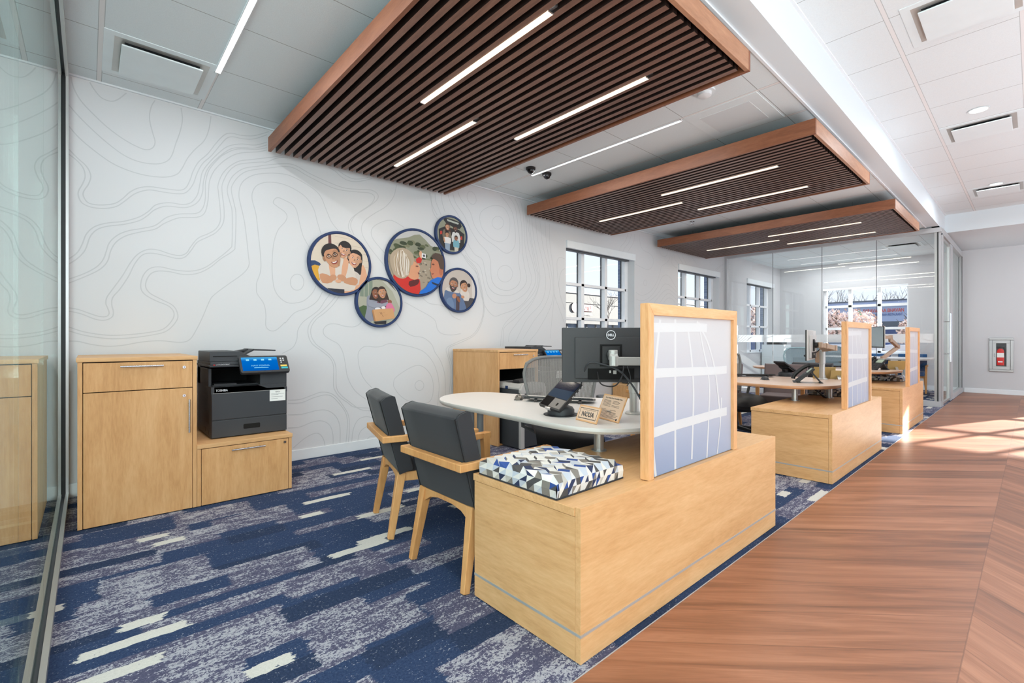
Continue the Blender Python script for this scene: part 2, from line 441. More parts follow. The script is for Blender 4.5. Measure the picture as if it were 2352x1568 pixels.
# --- mural wall with three window openings and the printed contour lines
WIN = [(5.14, 6.88), (8.34, 10.085), (11.54, 13.24)]
Z0, Z1 = .80, 2.54
def wall_with_openings(mb, x0, x1, ya, yb, z0, z1, ops, oz0, oz1, mi=0):
    xs = x0
    for a, b in ops:
        mb.box(xs, a, ya, yb, z0, z1, mi); mb.box(a, b, ya, yb, z0, oz0, mi); mb.box(a, b, ya, yb, oz1, z1, mi); xs = b
    mb.box(xs, x1, ya, yb, z0, z1, mi)
wl = MB(); wall_with_openings(wl, -4, XF + .26, YW, 4.78, 0, ZT + .2, WIN, Z0, Z1)
MURAL = """-88,2955 -74,2882 -36,2804 28,2732 109,2657 203,2595 290,2560 340,2558 374,2587 385,2633 371,2693 354,2773 352,2836 365,2904 385,2950|11,2953 33,2911 73,2864 125,2856 166,2883 214,2947|-100,2756 -55,2699 23,2618 109,2542 203,2478 295,2453 391,2462 455,2497 490,2553 514,2647 544,2758 559,2858 550,2947|-100,2607 -45,2538 43,2463 140,2400 246,2368 346,2360 449,2374 520,2411 556,2467 593,2558 642,2641 705,2730 738,2831 753,2945|-100,2444 -55,2394 -6,2344 16,2283 3,2220 -21,2166 -23,2129 -1,2090 38,2081 94,2090 151,2113 193,2156 235,2213 290,2257 357,2279 449,2283 538,2291 580,2318 608,2383 630,2463 667,2547 731,2631 790,2735 850,2821 904,2849 973,2852 1073,2878 1191,2948|-100,2409 -60,2377 -26,2333 -14,2276 -26,2221 -48,2163 -49,2124 -31,2081 18,2059 89,2063 156,2090 203,2137 257,2200 312,2238 363,2255 437,2255 532,2261 586,2286 630,2359 655,2446 693,2538 757,2623 823,2733 870,2800 918,2822 987,2826 1073,2850 1176,2916|-101,1672 -57,1721 -30,1785 -7,1863 38,1923 107,1960 202,1989 289,2036 346,2090 391,2147 471,2179 559,2182 615,2207 651,2261 666,2307 677,2376 693,2470 738,2557 810,2660 877,2732 973,2778 1080,2798 1176,2851|-101,1636 -52,1685 -13,1750 12,1844 49,1902 107,1936 202,1966 289,2008 340,2056 385,2109 457,2149 566,2158 629,2188 672,2239 695,2313 699,2381 718,2476 757,2554 830,2650 904,2720 987,2750 1080,2772 1176,2826|-101,1531 -18,1579 49,1635 84,1693 101,1756 119,1820 166,1882 227,1922 301,1950 385,1987 457,2061 538,2102 651,2128 694,2175 712,2247 714,2317 715,2392 738,2496 796,2595 850,2659 945,2727 1088,2762 1176,2802|-101,1503 -7,1562 66,1618 107,1680 125,1759 154,1825 209,1880 289,1920 385,1959 444,2013 538,2072 658,2098 709,2143 730,2233 736,2321 744,2414 783,2515 863,2620 959,2695 1102,2745 1176,2781|-101,1331 -52,1322 4,1298 61,1276 101,1277 116,1302 107,1341 98,1371 104,1417 137,1481 190,1579 239,1687 283,1755 340,1796 404,1800 484,1778 545,1775 587,1801 615,1855 665,1930 738,1979 790,2027 820,2102 816,2224 805,2336 803,2389 830,2480 884,2562 959,2628 1044,2662 1169,2710 1223,2731 1294,2762|-101,1308 -35,1291 38,1256 90,1249 131,1272 140,1311 131,1365 137,1419 178,1484 227,1583 264,1681 308,1750 359,1770 431,1765 518,1749 573,1764 615,1821 658,1895 730,1948 790,1996 839,2078 847,2186 832,2341 836,2412 877,2514 938,2588 1016,2625 1132,2664 1170,2673 1262,2733 1350,2764|-101,1198 -18,1163 107,1140 227,1145 352,1164 437,1191 491,1258 504,1317 471,1369 385,1410 320,1455 298,1509 311,1590 352,1651 417,1671 518,1655 622,1659 709,1695 797,1774 889,1873 905,1929 906,2179 889,2264 870,2349 880,2422 918,2500 994,2574 1102,2619 1162,2644 1318,2696 1415,2703 1550,2657 1726,2616 1865,2596 2009,2611 2150,2634 2222,2605 2212,2545 2109,2448 1980,2348 1927,2283 1912,2215 1932,2171|-101,1170 -7,1136 119,1115 239,1121 365,1143 457,1175 518,1251 528,1309 498,1375 417,1424 352,1465 327,1519 346,1593 391,1634 471,1640 566,1626 658,1643 745,1699 820,1777 913,1859 928,1914 934,2166 921,2253 901,2356 907,2412 952,2493 1016,2555 1117,2600 1170,2618 1318,2670 1407,2675 1516,2635 1681,2588 1818,2568 2009,2585 2129,2600 2186,2573 2150,2494 2009,2372 1951,2296 1936,2228 1970,2149|-101,1098 -46,1094 21,1073 107,1059 196,1066 301,1089 417,1099 545,1086 608,1109 651,1186 694,1289 745,1430 782,1484 874,1570 984,1669 1032,1746 1028,1837 1000,2105 968,2262 956,2336 967,2419 1006,2484 1087,2544 1223,2588 1350,2601 1465,2571 1584,2518 1646,2459 1690,2360 1744,2243 1809,2171|1301,983 1390,1034 1426,1109 1436,1195 1482,1271 1567,1339 1631,1396 1681,1476 1731,1546|1646,2110 1611,2220 1576,2339 1507,2431 1399,2487 1286,2510 1177,2497 1102,2457 1065,2399 1057,2324 1087,2199 1105,2037 1124,1833 1124,1709 1094,1607 1091,1558 1098,1505 1149,1424 1166,1332 1166,1230 1200,1188 1252,1194 1323,1262 1330,1262 1410,1355 1524,1403 1610,1472 1659,1564|1537,1970 1482,2068 1448,2193 1424,2293 1391,2339 1326,2365 1270,2379 1239,2360 1227,2324 1262,2297 1318,2265 1342,2227 1326,2173 1270,2096 1239,2007 1223,1904 1216,1760 1223,1635 1239,1551 1278,1488 1341,1444 1414,1443 1493,1471 1567,1547 1599,1615|1489,1640 1483,1607 1467,1580 1443,1564 1416,1562 1392,1574 1376,1599 1370,1630 1376,1662 1392,1689 1416,1705 1443,1708 1467,1696 1483,1671 1489,1640|1717,2759 1781,2738 1837,2701 1912,2677 2009,2689 2160,2752|1809,2754 1874,2724 1960,2706 2049,2726 2119,2755|2435,2749 2404,2623 2317,2501 2191,2405 2089,2319 2049,2246 2059,2162 2129,2057 2232,1944 2317,1855|2526,2313 2426,2352 2360,2361 2274,2331 2180,2267 2150,2204 2170,2140 2243,2062 2317,1993|1787,1527 1719,1445 1653,1375 1577,1306 1530,1229 1530,1141 1567,1065 1653,998 1731,929 1764,849 1764,714 1770,635 1821,552 1903,487 1974,435 2134,410|1821,1529 1753,1435 1675,1359 1599,1296 1554,1218 1556,1142 1599,1065 1686,997 1753,929 1787,837 1793,645 1844,561 1938,479 2035,405 2147,379|2059,1309 2023,1261 1962,1234 1868,1240 1798,1258 1719,1254 1670,1209 1675,1153 1731,1109 1810,1063 1856,983 1879,879 1903,741 1962,621 2035,546 2103,499|2159,614 2084,696 2035,792 2011,922 2023,992 2084,1038 2185,1031 2262,1036 2354,1066 2477,1053 2646,1019 2778,966 2884,859 2946,725 2970,564 2946,334|2402,652 2422,701 2532,770 2661,821 2763,805 2854,716 2892,609 2884,478 2839,410 2749,405 2589,439 2477,511 2408,603 2402,652|2771,597 2765,574 2750,556 2727,547 2702,549 2680,561 2665,581 2659,605 2665,628 2680,645 2702,654 2727,653 2750,641 2765,621 2771,597|1350,558 1451,555 1556,584 1642,608 1731,593 1798,542 1868,445 1915,348 1921,209 1909,72|1350,529 1472,526 1577,561 1686,579 1753,557 1821,483 1879,398 1903,303 1897,189 1885,70|1350,426 1472,418 1610,439 1708,427 1787,362 1827,255 1827,73|1350,306 1451,302 1577,336 1664,331 1731,279 1759,185 1759,72|1395,117 1493,189 1577,223 1631,213 1670,153 1686,72|1944,73 1962,215 2011,303 2084,327 2159,309 2288,246|2004,70 2029,172 2084,217 2159,226 2288,174|2090,75 2134,116 2198,113 2288,76|2532,1510 2675,1447 2900,1339 2946,1228 3009,1175 3138,1160 3271,1177|2436,1282 2504,1209 2632,1147 2763,1128 2869,1056 2915,964 2993,856 3049,693 3057,464|2756,1567 2839,1513 2977,1501 3073,1472 3154,1380 3271,1336|3065,974 3121,811 3130,662 3105,461|3097,947 3154,783 3154,647 3130,459|3089,914 3066,979 3089,1023 3246,1087 3442,1160 3561,1297 3613,1462 3596,1638 3544,1825 3476,1967 3376,2050 3311,2108 3262,2142|3113,907 3097,978 3128,1023 3294,1080 3476,1160 3579,1297 3626,1462 3608,1639 3561,1826 3502,1969 3401,2053 3335,2111|2858,2752 2880,2619 2946,2518|2836,2754 2865,2654 2894,2534 2968,2459|2916,2758 2924,2678 2968,2586 2998,2528|2998,2769 3013,2670 3051,2575|3230,2849 3278,2761 3409,2640 3476,2491 3596,2374 3809,2280 3977,2214 4101,2275 4150,2426 4111,2710 4024,2838 3883,2944|3159,2815 3199,2706 3327,2573 3426,2416 3544,2285 3684,2181 3728,2061 3746,1855 3846,1759 4015,1738 4170,1804 4240,1927 4200,2156 4226,2349 4180,2678 4131,2858 4034,2947|3089,2788 3136,2681 3246,2558 3327,2414 3376,2262 3476,2142 3596,2088 3640,1942 3701,1755 3846,1675 4072,1682 4270,1782 4351,1907 4310,2080 4270,2297 4260,2589 4210,2829 4140,2939|3327,2176 3409,2080 3561,1989 3631,1763 3701,1631 3846,1567 4111,1605 4351,1744 4444,1915 4392,2074 4320,2362 4290,2741 4240,2937|3262,2155 3376,2023 3510,1903 3561,1718 3631,1531 3773,1406 3920,1432 4230,1545 4434,1749 4518,1906 4486,2084 4372,2369 4341,2676 4331,2763|3553,2585 3579,2671 3701,2755 3828,2796 3958,2782 4043,2669 4043,2511 3996,2404 3883,2346 3737,2367 3596,2470 3553,2585|4351,2752 4413,2464 4497,2145 4561,1955 4497,1754 4250,1532 3958,1305 3902,1121 3892,1022|4392,2759 4434,2467 4529,2148 4583,1911 4476,1662 4150,1396 3958,1263 3939,1149 3930,1022|4444,2753 4486,2475 4583,2093 4593,1882 4476,1632 4190,1339 4053,1193 4024,1078|4518,2751 4561,2455 4692,2074 4714,1845 4626,1610 4351,1373 4150,1077|4604,2735 4659,2407 4781,2052 4803,1805 4692,1567 4476,1347 4290,1121|4703,2736 4736,2418 4826,2056 4871,1748 4781,1509 4561,1227 4392,1076|4792,2720 4803,2427 4871,2092 4894,1749 5010,1519 5105,1346|5117,2268 5010,2280 4952,2226 4952,2068 5010,1756 5117,1539|5117,2132 5034,2076 4987,1913 5010,1756|4894,1749 4848,1434 4803,1122|3943,2598 3933,2561 3906,2528 3867,2506 3825,2499 3787,2509 3761,2533 3751,2566 3761,2603 3787,2635 3825,2658 3867,2665 3906,2656 3933,2632 3943,2598|3493,2841 3502,2808 3497,2776 3479,2751 3453,2738 3422,2740 3394,2756 3373,2782 3364,2815 3369,2847 3386,2872 3412,2885 3443,2884 3472,2868 3493,2841|4097,1962 4084,1914 4048,1873 3996,1848 3939,1843 3888,1859 3853,1893 3841,1938 3853,1985 3888,2025 3939,2050 3996,2056 4048,2041 4084,2007 4097,1962|6694,2866 6606,2727 6486,2630 6452,2546|6791,2881 6729,2744 6589,2613 6537,2546|6882,2894 6855,2751 6676,2564|7029,2911 7039,2797 7133,2663 7365,2617 7474,2532 7434,2409 7306,2331 7133,2345 6909,2385|7668,2742 7709,2659 7825,2622 7932,2663 7953,2745|8051,2723 8029,2618 7921,2516 7751,2442 7699,2337 7606,2163 7404,1973 7190,1884 7039,1874 6927,1909|8129,2721 8106,2536 8184,2487 8320,2460|8173,2715 8229,2618 8343,2550|8320,2721 8529,2558|8482,2729 8672,2561|8867,2739 9069,2628|6927,1795 7095,1775 7326,1839 7565,2006 7730,2207 7857,2285 8007,2276 8162,2175 8297,2058|7326,1774 7606,1921 7814,2102 7921,2127 8073,2099 8297,2000|7504,1768 7730,1929 7899,2019 8051,2024 8320,1921|7688,1772 7899,1929 8051,1956 8297,1861|7814,1773 7942,1864 8095,1873 8229,1800|10657,2812 10409,2792 10109,2687 9906,2588|10657,2778 10288,2732 10050,2629 9906,2549|10198,2564 10409,2638 10657,2662|10109,2214 10348,2431 10348,2498 10470,2543 10595,2507 10626,2374 10501,2310 10348,2351|7257,2096 7253,2073 7239,2053 7220,2042 7198,2040 7179,2049 7166,2066 7161,2089 7166,2112 7179,2132 7198,2144 7220,2145 7239,2137 7253,2119 7257,2096"""
def ribbon(mb, pts, w, y, mi):
    """a flat printed line on the wall plane"""
    n = len(pts); L = []; R = []
    for i, p in enumerate(pts):
        d = pts[min(i + 1, n - 1)] - pts[max(i - 1, 0)]
        d = d.normalized() if d.length > 1e-6 else Vector((1, 0, 0))
        q = Vector((-d.z, 0, d.x)) * (w / 2)
        L.append((p.x + q.x, y, p.z + q.z)); R.append((p.x - q.x, y, p.z - q.z))
    mb.grid([L, R], mi)
LN = 0
for line in MURAL.split('|'):
    pts = []
    for tk in line.split():
        a, b = tk.split(','); pts.append(Vector((int(a) / 1000, 0, int(b) / 1000)))
    far = pts[0].x > 3.3
    LN += 1; ribbon(wl, smooth_path(pts, 5), .006 if far else .0075, YW - .001 - LN * .00001, 1)
struct('wall_left', wl, ['wall', 'contour'])
# exterior brick skin with its own deep reveals
def brickmat():
    t = NT('dark_blue_brick'); v = t.coord('World', (1, 1, 1), (0, 0, 0))
    b = t.n('ShaderNodeTexBrick'); b.inputs['Scale'].default_value = 4.6; t.l(t.coord('World', rot=(PI / 2, 0, 0)), b.inputs['Vector'])
    b.inputs['Color1'].default_value = lin((128, 140, 164)); b.inputs['Color2'].default_value = lin((96, 112, 142)); b.inputs['Mortar'].default_value = lin((170, 178, 192)); b.inputs['Mortar Size'].default_value = .012
    t.bsdf(b.outputs[0], .85); return t.m
M['brick'] = brickmat()
wb = MB(); wall_with_openings(wb, -4, XF + .5, 4.78, 4.87, -.1, 5.2, WIN, Z0, Z1)
struct('wall_outside', wb, 'brick')
# --- far wall (window 4 in the conference room, window 5 beside the entrance)
YOPS = [(-3.05, -1.30), (1.895, 3.55)]
wf = MB()
ys = -5.5
for a, b in YOPS:
    wf.box(XF, XF + .24, ys, a, 0, ZT + .2); wf.box(XF, XF + .24, a, b, 0, .79); wf.box(XF, XF + .24, a, b, 2.37, ZT + .2); ys = b
wf.box(XF, XF + .24, ys, 4.78, 0, ZT + .2)
struct('wall_far', wf, 'wall2')
struct('wall_back_added', MB().box(-4.1, -4, -5.5, YW + .24, 0, ZT + .2), 'wall2')  # unseen wall added to keep open sky out of the glass reflections
# --- ceilings
cl = MB().quad((-4, YW, ZC), (XP, YW, ZC), (XP, 1.205, ZC), (-4, 1.205, ZC))
cl.quad((XP, YW, ZC), (XF, YW, ZC), (XF, YB, ZC), (XP, YB, ZC))
struct('ceiling', cl, 'ceil_l')
struct('ceiling', MB().quad((-4, YB, ZT), (11.18, YB, ZT), (11.18, -5.5, ZT), (-4, -5.5, ZT)), 'ceil_r')
bm_ = MB().box(-4, XP, YB, 1.205, ZC, ZT + .1).box(XP, 11.18, YB, YB + .1, ZC, ZT + .1)
struct('trim_2', bm_, 'gyp')                                    # the long white soffit edge between the two ceilings
struct('trim_3', MB().box(11.18, XF, -5.5, YB, ZC, ZT + .1), 'gyp')     # low flat soffit at the far end
t4 = MB().box(-4, XP, 1.205, 1.222, ZC - .012, ZC + .002)
t4.box(-4, 11.18, YB - .017, YB, ZT - .012, ZT + .002); t4.box(-4, XP, YW - .016, YW, ZC - .012, ZC)
struct('trim_4', t4, 'trimwhite')                               # wall angles
# --- skirting
struct('baseboard_left', MB().box(-.1, XF, YW - .012, YW, 0, .095), 'trimwhite', bevel=.003)
struct('baseboard_far', MB().box(XF - .012, XF, -5.5, YB - .06, 0, .095).box(XF - .012, XF, YB + .06, YW, 0, .095), 'trimwhite', bevel=.003)

# --- windows
def window(n, x0, x1, blind=True):
    """white aluminium three-by-three window set deep in the mural wall"""
    w = thing('window_%d' % n, None, None, (x0, YW, 0)); w['kind'] = 'structure'
    W = x1 - x0; ya, yb = .13, .21
    f = MB().box(0, .06, ya, yb, Z0, Z1).box(W - .09, W, ya, yb, Z0, Z1).box(0, W, ya, yb, Z0, Z0 + .05).box(0, W, ya, yb, Z1 - .05, Z1)
    for c in (.54, 1.13):
        f.box(c - .035, c + .035, ya, yb, Z0, Z1)
    for z in (1.945, 1.425): f.box(.05, W - .05, ya, yb, z - .022, z + .022)
    f.build('window_frame', 'framewhite', w, bevel=.004)
    k = MB()
    for c in (.54, 1.13, W - .055): k.box(c - .046, c - .036, .2, .218, Z0, Z1)
    k.build('gasket', 'charcoal_d', w)
    MB().box(.05, W - .05, .168, .174, Z0 + .04, Z1 - .04).build('pane', 'glass_win', w)
    MB().box(-.01, W + .01, -.012, .13, Z0 - .02, Z0 + .003).build('window_sill', 'trimwhite', w, bevel=.003)
    if blind:
        MB().box(.0, W, -.028, .1, 2.435, 2.545).build('blind_fascia', 'trimwhite', w, bevel=.004)
        MB().box(.01, W - .13, .015, .09, 2.415, 2.436).build('blind_roller', 'charcoal', w)
for i, (a, b) in enumerate(WIN): window(i + 1, a, b)
def window_end(n, y0, y1):
    w = thing('window_%d' % n, None, None, (XF, y0, 0)); w['kind'] = 'structure'
    W = y1 - y0; xa, xb = .1, .18; z0, z1 = .79, 2.37
    f = MB().box(xa, xb, 0, .035, z0, z1).box(xa, xb, W - .06, W, z0, z1).box(xa, xb, 0, W, z0, z0 + .05).box(xa, xb, 0, W, z1 - .045, z1)
    for c in (W * .327, W * .672): f.box(xa, xb, c - .035, c + .035, z0, z1)
    for z in (1.915, 1.37): f.box(xa, xb, .03, W - .03, z - .03, z + .03)
    f.build('window_frame', 'framewhite', w, bevel=.004)
    MB().box(.137, .143, .03, W - .03, z0 + .04, z1 - .04).build('pane', 'glass_win', w)
    MB().box(-.02, .12, -.01, W + .01, z0 - .025, z0 + .002).build('window_sill', 'trimwhite', w, bevel=.003)
    MB().box(.0, .07, .0, W, z1 - .05, z1 - .002).build('blind_fascia', 'trimwhite', w)
window_end(4, *YOPS[1]); window_end(5, *YOPS[0])

# --- glass wall on the left (its joints, tracks and corner seal)
g = MB(); ys = [YW - .01, 3.62, 2.54, 1.66, .7, -.4, -1.6, -2.8]
for a, b in zip(ys, ys[1:]): g.box(-.134, -.126, b + .0025, a - .0025, .045, ZC - .02)
wg = struct('wall_glass_left', g, 'glass_side')
tr = MB()
for a, b in ((0, .035), (ZC - .035, ZC)):
    tr.box(-.165, -.147, -2.8, YW, a, b).box(-.117, -.099, -2.8, YW, a, b)
tr.box(-.147, -.117, -2.8, YW, 0, .012, 1).box(-.147, -.117, -2.8, YW, ZC - .012, ZC, 1)
tr.box(-.165, -.15, YW - .03, YW, 0, ZC).box(-.114, -.099, YW - .03, YW, 0, ZC).box(-.15, -.114, YW - .022, YW, 0, ZC, 2)
struct('trim_5', tr, ['alu', 'charcoal', 'black'])

# --- glass front of the conference room
g = MB(); ys = [YW - .03, 3.574, 2.709, 1.875, YB + .04]
for a, b in zip(ys, ys[1:]): g.box(XP - .006, XP + .006, b + .002, a - .002, .085, 2.9)
struct('wall_glass_far', g, 'glass')
fr = MB().box(XP - .045, XP + .045, YB - .03, YW, 2.87, 2.945).box(XP - .045, XP + .045, YB - .03, YW, 0, .09)
fr.box(XP - .04, XP + .04, YW - .045, YW, 0, 2.9)
fr.box(XP - .03, XP + .03, YB + .02, YB + .055, .09, 2.87, 1).box(XP - .012, XP + .05, YB - .02, YB + .005, .09, 2.87, 0)
fr.box(XP - .04, XP + .02, YB + .005, YB + .02, .09, 2.87, 2).box(XP + .05, XP + .075, YB - .02, YB - .005, .09, 2.87, 2)
fr.box(XP + .08, XF, YB - .04, YB + .04, 2.84, 2.945)
for a, b in ((XP + .08, XP + .2), (11.62, 11.95), (XF - .05, XF)): fr.box(a, b, YB - .035, YB + .035, 0, 2.86)
fr.box(11.95, XF, YB - .04, YB + .04, 0, .1)
fr.box(XF - .07, XF - .05, YB - .036, YB - .03, .1, 2.84, 2)
for y in ys[1:-1]: fr.box(XP - .0065, XP + .0065, y - .003, y + .003, .09, 2.87, 3)
struct('trim_6', fr, ['alu_matte', 'alu', 'black', 'charcoal'])
struct('wall_glass_side', MB().box(11.95, XF - .05, YB - .006, YB + .006, .1, 2.84), 'glass')
d1 = thing('door_1', None, None, (XP + .22, YB, 0)); d1['kind'] = 'structure'
MB().box(0, .98, -.006, .006, .02, 2.82).build('pane', 'glass', d1)
MB().box(0, .98, -.02, .02, .012, .05).box(0, .98, -.02, .02, 2.79, 2.83).box(.965, .985, -.02, .02, .012, 2.83).build('door_edge', 'alu', d1)
h = MB().cyl((.5, -.075, .72), (.5, -.075, 1.56), .016)
for z in (.86, 1.42): h.cyl((.5, -.075, z), (.5, .0, z), .01)
h.build('door_handle', 'chrome', d1, smooth=True)
# etched privacy band with contour drawing, on the glass
bt = NT('etched_white_film'); p_ = bt.n('ShaderNodeBsdfPrincipled'); p_.inputs['Base Color'].default_value = lin((240, 244, 246)); p_.inputs['Roughness'].default_value = .7
tr_ = bt.n('ShaderNodeBsdfTransparent'); nz = bt.noise(bt.coord('World'), 300, 1); mx = bt.n('ShaderNodeMixShader')
bt.l(bt.math('ADD', .5, bt.math('MULTIPLY', nz, .3)), mx.inputs[0]); bt.l(tr_.outputs[0], mx.inputs[1]); bt.l(p_.outputs[0], mx.inputs[2]); bt.l(mx.outputs[0], bt.out.inputs[0]); M['film'] = bt.m
bd = MB().box(XP - .0085, XP - .0065, YB + .06, YW - .05, 1.052, 1.203)
def film_line(pts):
    q = smooth_path([Vector((p[0], 0, p[1])) for p in pts], 5); n = len(q); L = []; R = []
    for i, p in enumerate(q):
        d = (q[min(i + 1, n - 1)] - q[max(i - 1, 0)]).normalized(); o = Vector((-d.z, 0, d.x)) * .004
        L.append((XP - .009, p.x + o.x, p.z + o.z)); R.append((XP - .009, p.x - o.x, p.z - o.z))
    bd.grid([L, R], 1)
for k in range(5): film_line([(4.2 - .06 * k, 1.2), (4.28 - .06 * k, 1.12), (4.36 - .06 * k, 1.055)])
for y in (3.95, 3.62): film_line([(y - .12, 1.2), (y, 1.16), (y + .1, 1.12), (y + .1, 1.055)])
film_line([(3.2, 1.055), (3.2, 1.11), (3.28, 1.13), (3.36, 1.11), (3.36, 1.055)])
for y in (2.99, 2.93): film_line([(y, 1.2), (y + .02, 1.13), (y, 1.055)])
film_line([(2.86, 1.2), (2.84, 1.1), (2.76, 1.08), (2.7, 1.09)])
for k in range(4): film_line([(2.1 + .1 * k, 1.2), (2.2 + .1 * k, 1.1), (2.4 + .1 * k, 1.06)])
film_line([(1.32, 1.2), (1.36, 1.13), (1.31, 1.055)]); film_line([(1.26, 1.2), (1.24, 1.12), (1.16, 1.09), (1.1, 1.09)])
struct('trim_7', bd, ['film', 'contour'])

# ================================================================== ceiling fittings
def slat_baffle(x0, label):
    """suspended walnut slat raft with three warm light bars"""
    W, L, zb, zt = 1.825, 3.275, 2.73, 2.852
    y0 = 1.15
    t = thing('suspended_slat_raft', label, 'ceiling raft', (x0, y0, 0), 0, 'walnut slat rafts hung below the ceiling')
    MB().box(0, .024, 0, L, zb, zt).build('fascia', 'fascia', t, bevel=.002)
    MB().box(W - .024, W, 0, L, zb, zt).build('fascia', 'fascia', t, bevel=.002)
    MB().box(.024, W - .024, 0, .024, zb, zt).build('fascia', 'fascia_x_lit', t, bevel=.002)
    s = MB(); n = 24; gap = (W - .048) / (n + .5)
    lights = [(.5, .455, 1.655), (.95, 1.64, 2.85), (1.395, .455, 1.66)]
    bar_i = {}
    for i in range(n):
        x = .024 + gap * (i + .75)
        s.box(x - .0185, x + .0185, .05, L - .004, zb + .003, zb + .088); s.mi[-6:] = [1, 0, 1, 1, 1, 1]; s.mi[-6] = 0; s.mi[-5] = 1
    s.build('slat_grille', ['slat', 'slatside_shade'], t)
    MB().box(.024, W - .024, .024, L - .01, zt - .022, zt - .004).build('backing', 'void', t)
    c = MB()
    for i in range(12): c.box(.024, .036, .3 + .25 * i, .325 + .25 * i, zb + .02, zb + .03)
    build_each(c, 'clip', 'alu', t)
    for cx, a, b in lights:
        i = round((cx - .024) / gap - .75); x = .024 + gap * (i + .75) + gap / 2
        lb = MB().box(x - .017, x + .017, a, b, zb - .004, zb + .02).build('light_bar', 'lightbar', t)
        MB().box(x - .0185, x + .0185, a - .03, b + .03, zb + .02, zb + .06).build('bar_housing', 'alu', lb)
        ec = MB().box(x - .0175, x + .0175, a - .008, a, zb - .004, zb + .02).box(x - .0175, x + .0175, b, b + .008, zb - .004, zb + .02)
        build_each(ec, 'end_cap', 'chrome', lb)
        la = bpy.data.lights.new('raft_lamp', 'AREA'); la.shape = 'RECTANGLE'; la.size = .03; la.size_y = b - a; la.energy = E_RAFT; la.color = (1, .86, .7)
        lo = bpy.data.objects.new('raft_lamp', la); COL.objects.link(lo); lo.location = (x0 + x, y0 + (a + b) / 2, zb - .012)
    h = MB()
    for a in (.3, W - .3):
        for b in (.5, L - .5): h.cyl((a, b, zt - .01), (a, b, ZC), .003, n=6)
    build_each(h, 'hanger_wire', 'chrome', t)
    return t
E_RAFT = 6.5
slat_baffle(1.155, 'walnut slat raft cut off by the top of the photo, above the patterned seat')
slat_baffle(4.25, 'middle walnut slat raft hung in front of the first window, between the other two')
slat_baffle(7.42, 'smallest-looking walnut slat raft, last of the row before the glass room')

def linear_light(x, ya, yb, z, label, power):
    t = thing('linear_ceiling_light', label, 'light', (x, (ya + yb) / 2, z), 0, 'slim white strip lights set in the ceiling')
    h = (yb - ya) / 2
    MB().box(-.016, .016, -h, h, -.008, .0).build('diffuser', 'lightstrip', t)
    MB().box(-.02, -.016, -h - .006, h + .006, -.009, .004).box(.016, .02, -h - .006, h + .006, -.009, .004).box(-.02, .02, -h - .006, -h, -.009, .004).box(-.02, .02, h, h + .006, -.009, .004).build('rim', 'trimwhite', t)
    la = bpy.data.lights.new('strip_lamp', 'AREA'); la.shape = 'RECTANGLE'; la.size = .03; la.size_y = yb - ya; la.energy = power; la.color = (1, .98, .95)
    lo = bpy.data.objects.new('strip_lamp', la); COL.objects.link(lo); lo.location = (x, (ya + yb) / 2, z - .02)
linear_light(.673, 1.98, 3.81, ZC, 'bright strip light in the ceiling beside the air diffuser over the tall cabinet', 20)
linear_light(3.746, 2.01, 3.82, ZC, 'strip light in the ceiling with its end between two black dome cameras', 13)
linear_light(12.2, 2.0, 3.87, ZC, 'nearer strip light on the ceiling of the glass room', 14)
linear_light(13.15, 2.0, 3.87, ZC, 'farther strip light on the ceiling of the glass room, near its window', 14)
linear_light(6.93, 2.01, 3.82, ZC, 'strip light above the gap between the second and third slat rafts', 6)

def diffuser(x, y, z, label, s=1.0):
    t = thing('air_diffuser', label, 'air diffuser', (x, y, z), 0, 'white square plaque air diffusers')
    rows = []
    for r, dz in ((.29, -.001), (.27, -.001), (.235, .0)): pass
    f = MB()
    for a, b, c, d in ((-.3, .3, -.3, -.25), (-.3, .3, .25, .3), (-.3, -.25, -.25, .25), (.25, .3, -.25, .25)): f.box(a, b, c, d, -.004, .0)
    f.build('rim', 'white', t)
    r = MB(); q = .25; w = .2
    r.quad((-q, -q, -.003), (q, -q, -.003), (w, -w, -.0012), (-w, -w, -.0012), 0); r.quad((q, -q, -.003), (q, q, -.003), (w, w, -.0012), (w, -w, -.0012), 0)
    r.quad((q, q, -.003), (-q, q, -.003), (-w, w, -.0012), (w, w, -.0012), 0); r.quad((-q, q, -.003), (-q, -q, -.003), (-w, -w, -.0012), (-w, w, -.0012), 0)
    r.quad((-w, -w, -.0012), (w, -w, -.0012), (w, w, -.0012), (-w, w, -.0012), 1)
    r.build('throat', ['silver', 'charcoal'], t)
    MB().box(-.215, .215, -.215, .215, -.032, -.022).build('plaque', 'white', t, bevel=.003)
    c = MB()
    for a in (-.16, .16):
        for b in (-.16, .16): c.cyl((a, b, -.024), (a, b, -.002), .008)
    build_each(c, 'plaque_clip', 'chrome', t)
    return t
diffuser(.372, 4.02, ZC, 'white plaque air diffuser on the ceiling above the tall cabinet by the glass wall')
diffuser(6.84, .36, ZT, 'white plaque air diffuser on the hall ceiling just beyond the bigger downlight')
diffuser(9.8, .35, ZT, 'small distant plaque air diffuser on the hall ceiling beyond the farther downlight')
diffuser(4.28, .3, ZT, 'white plaque air diffuser cut off by the top edge of the photo')
diffuser(12.05, 1.75, ZC, 'air diffuser on the glass room ceiling near the glass door')

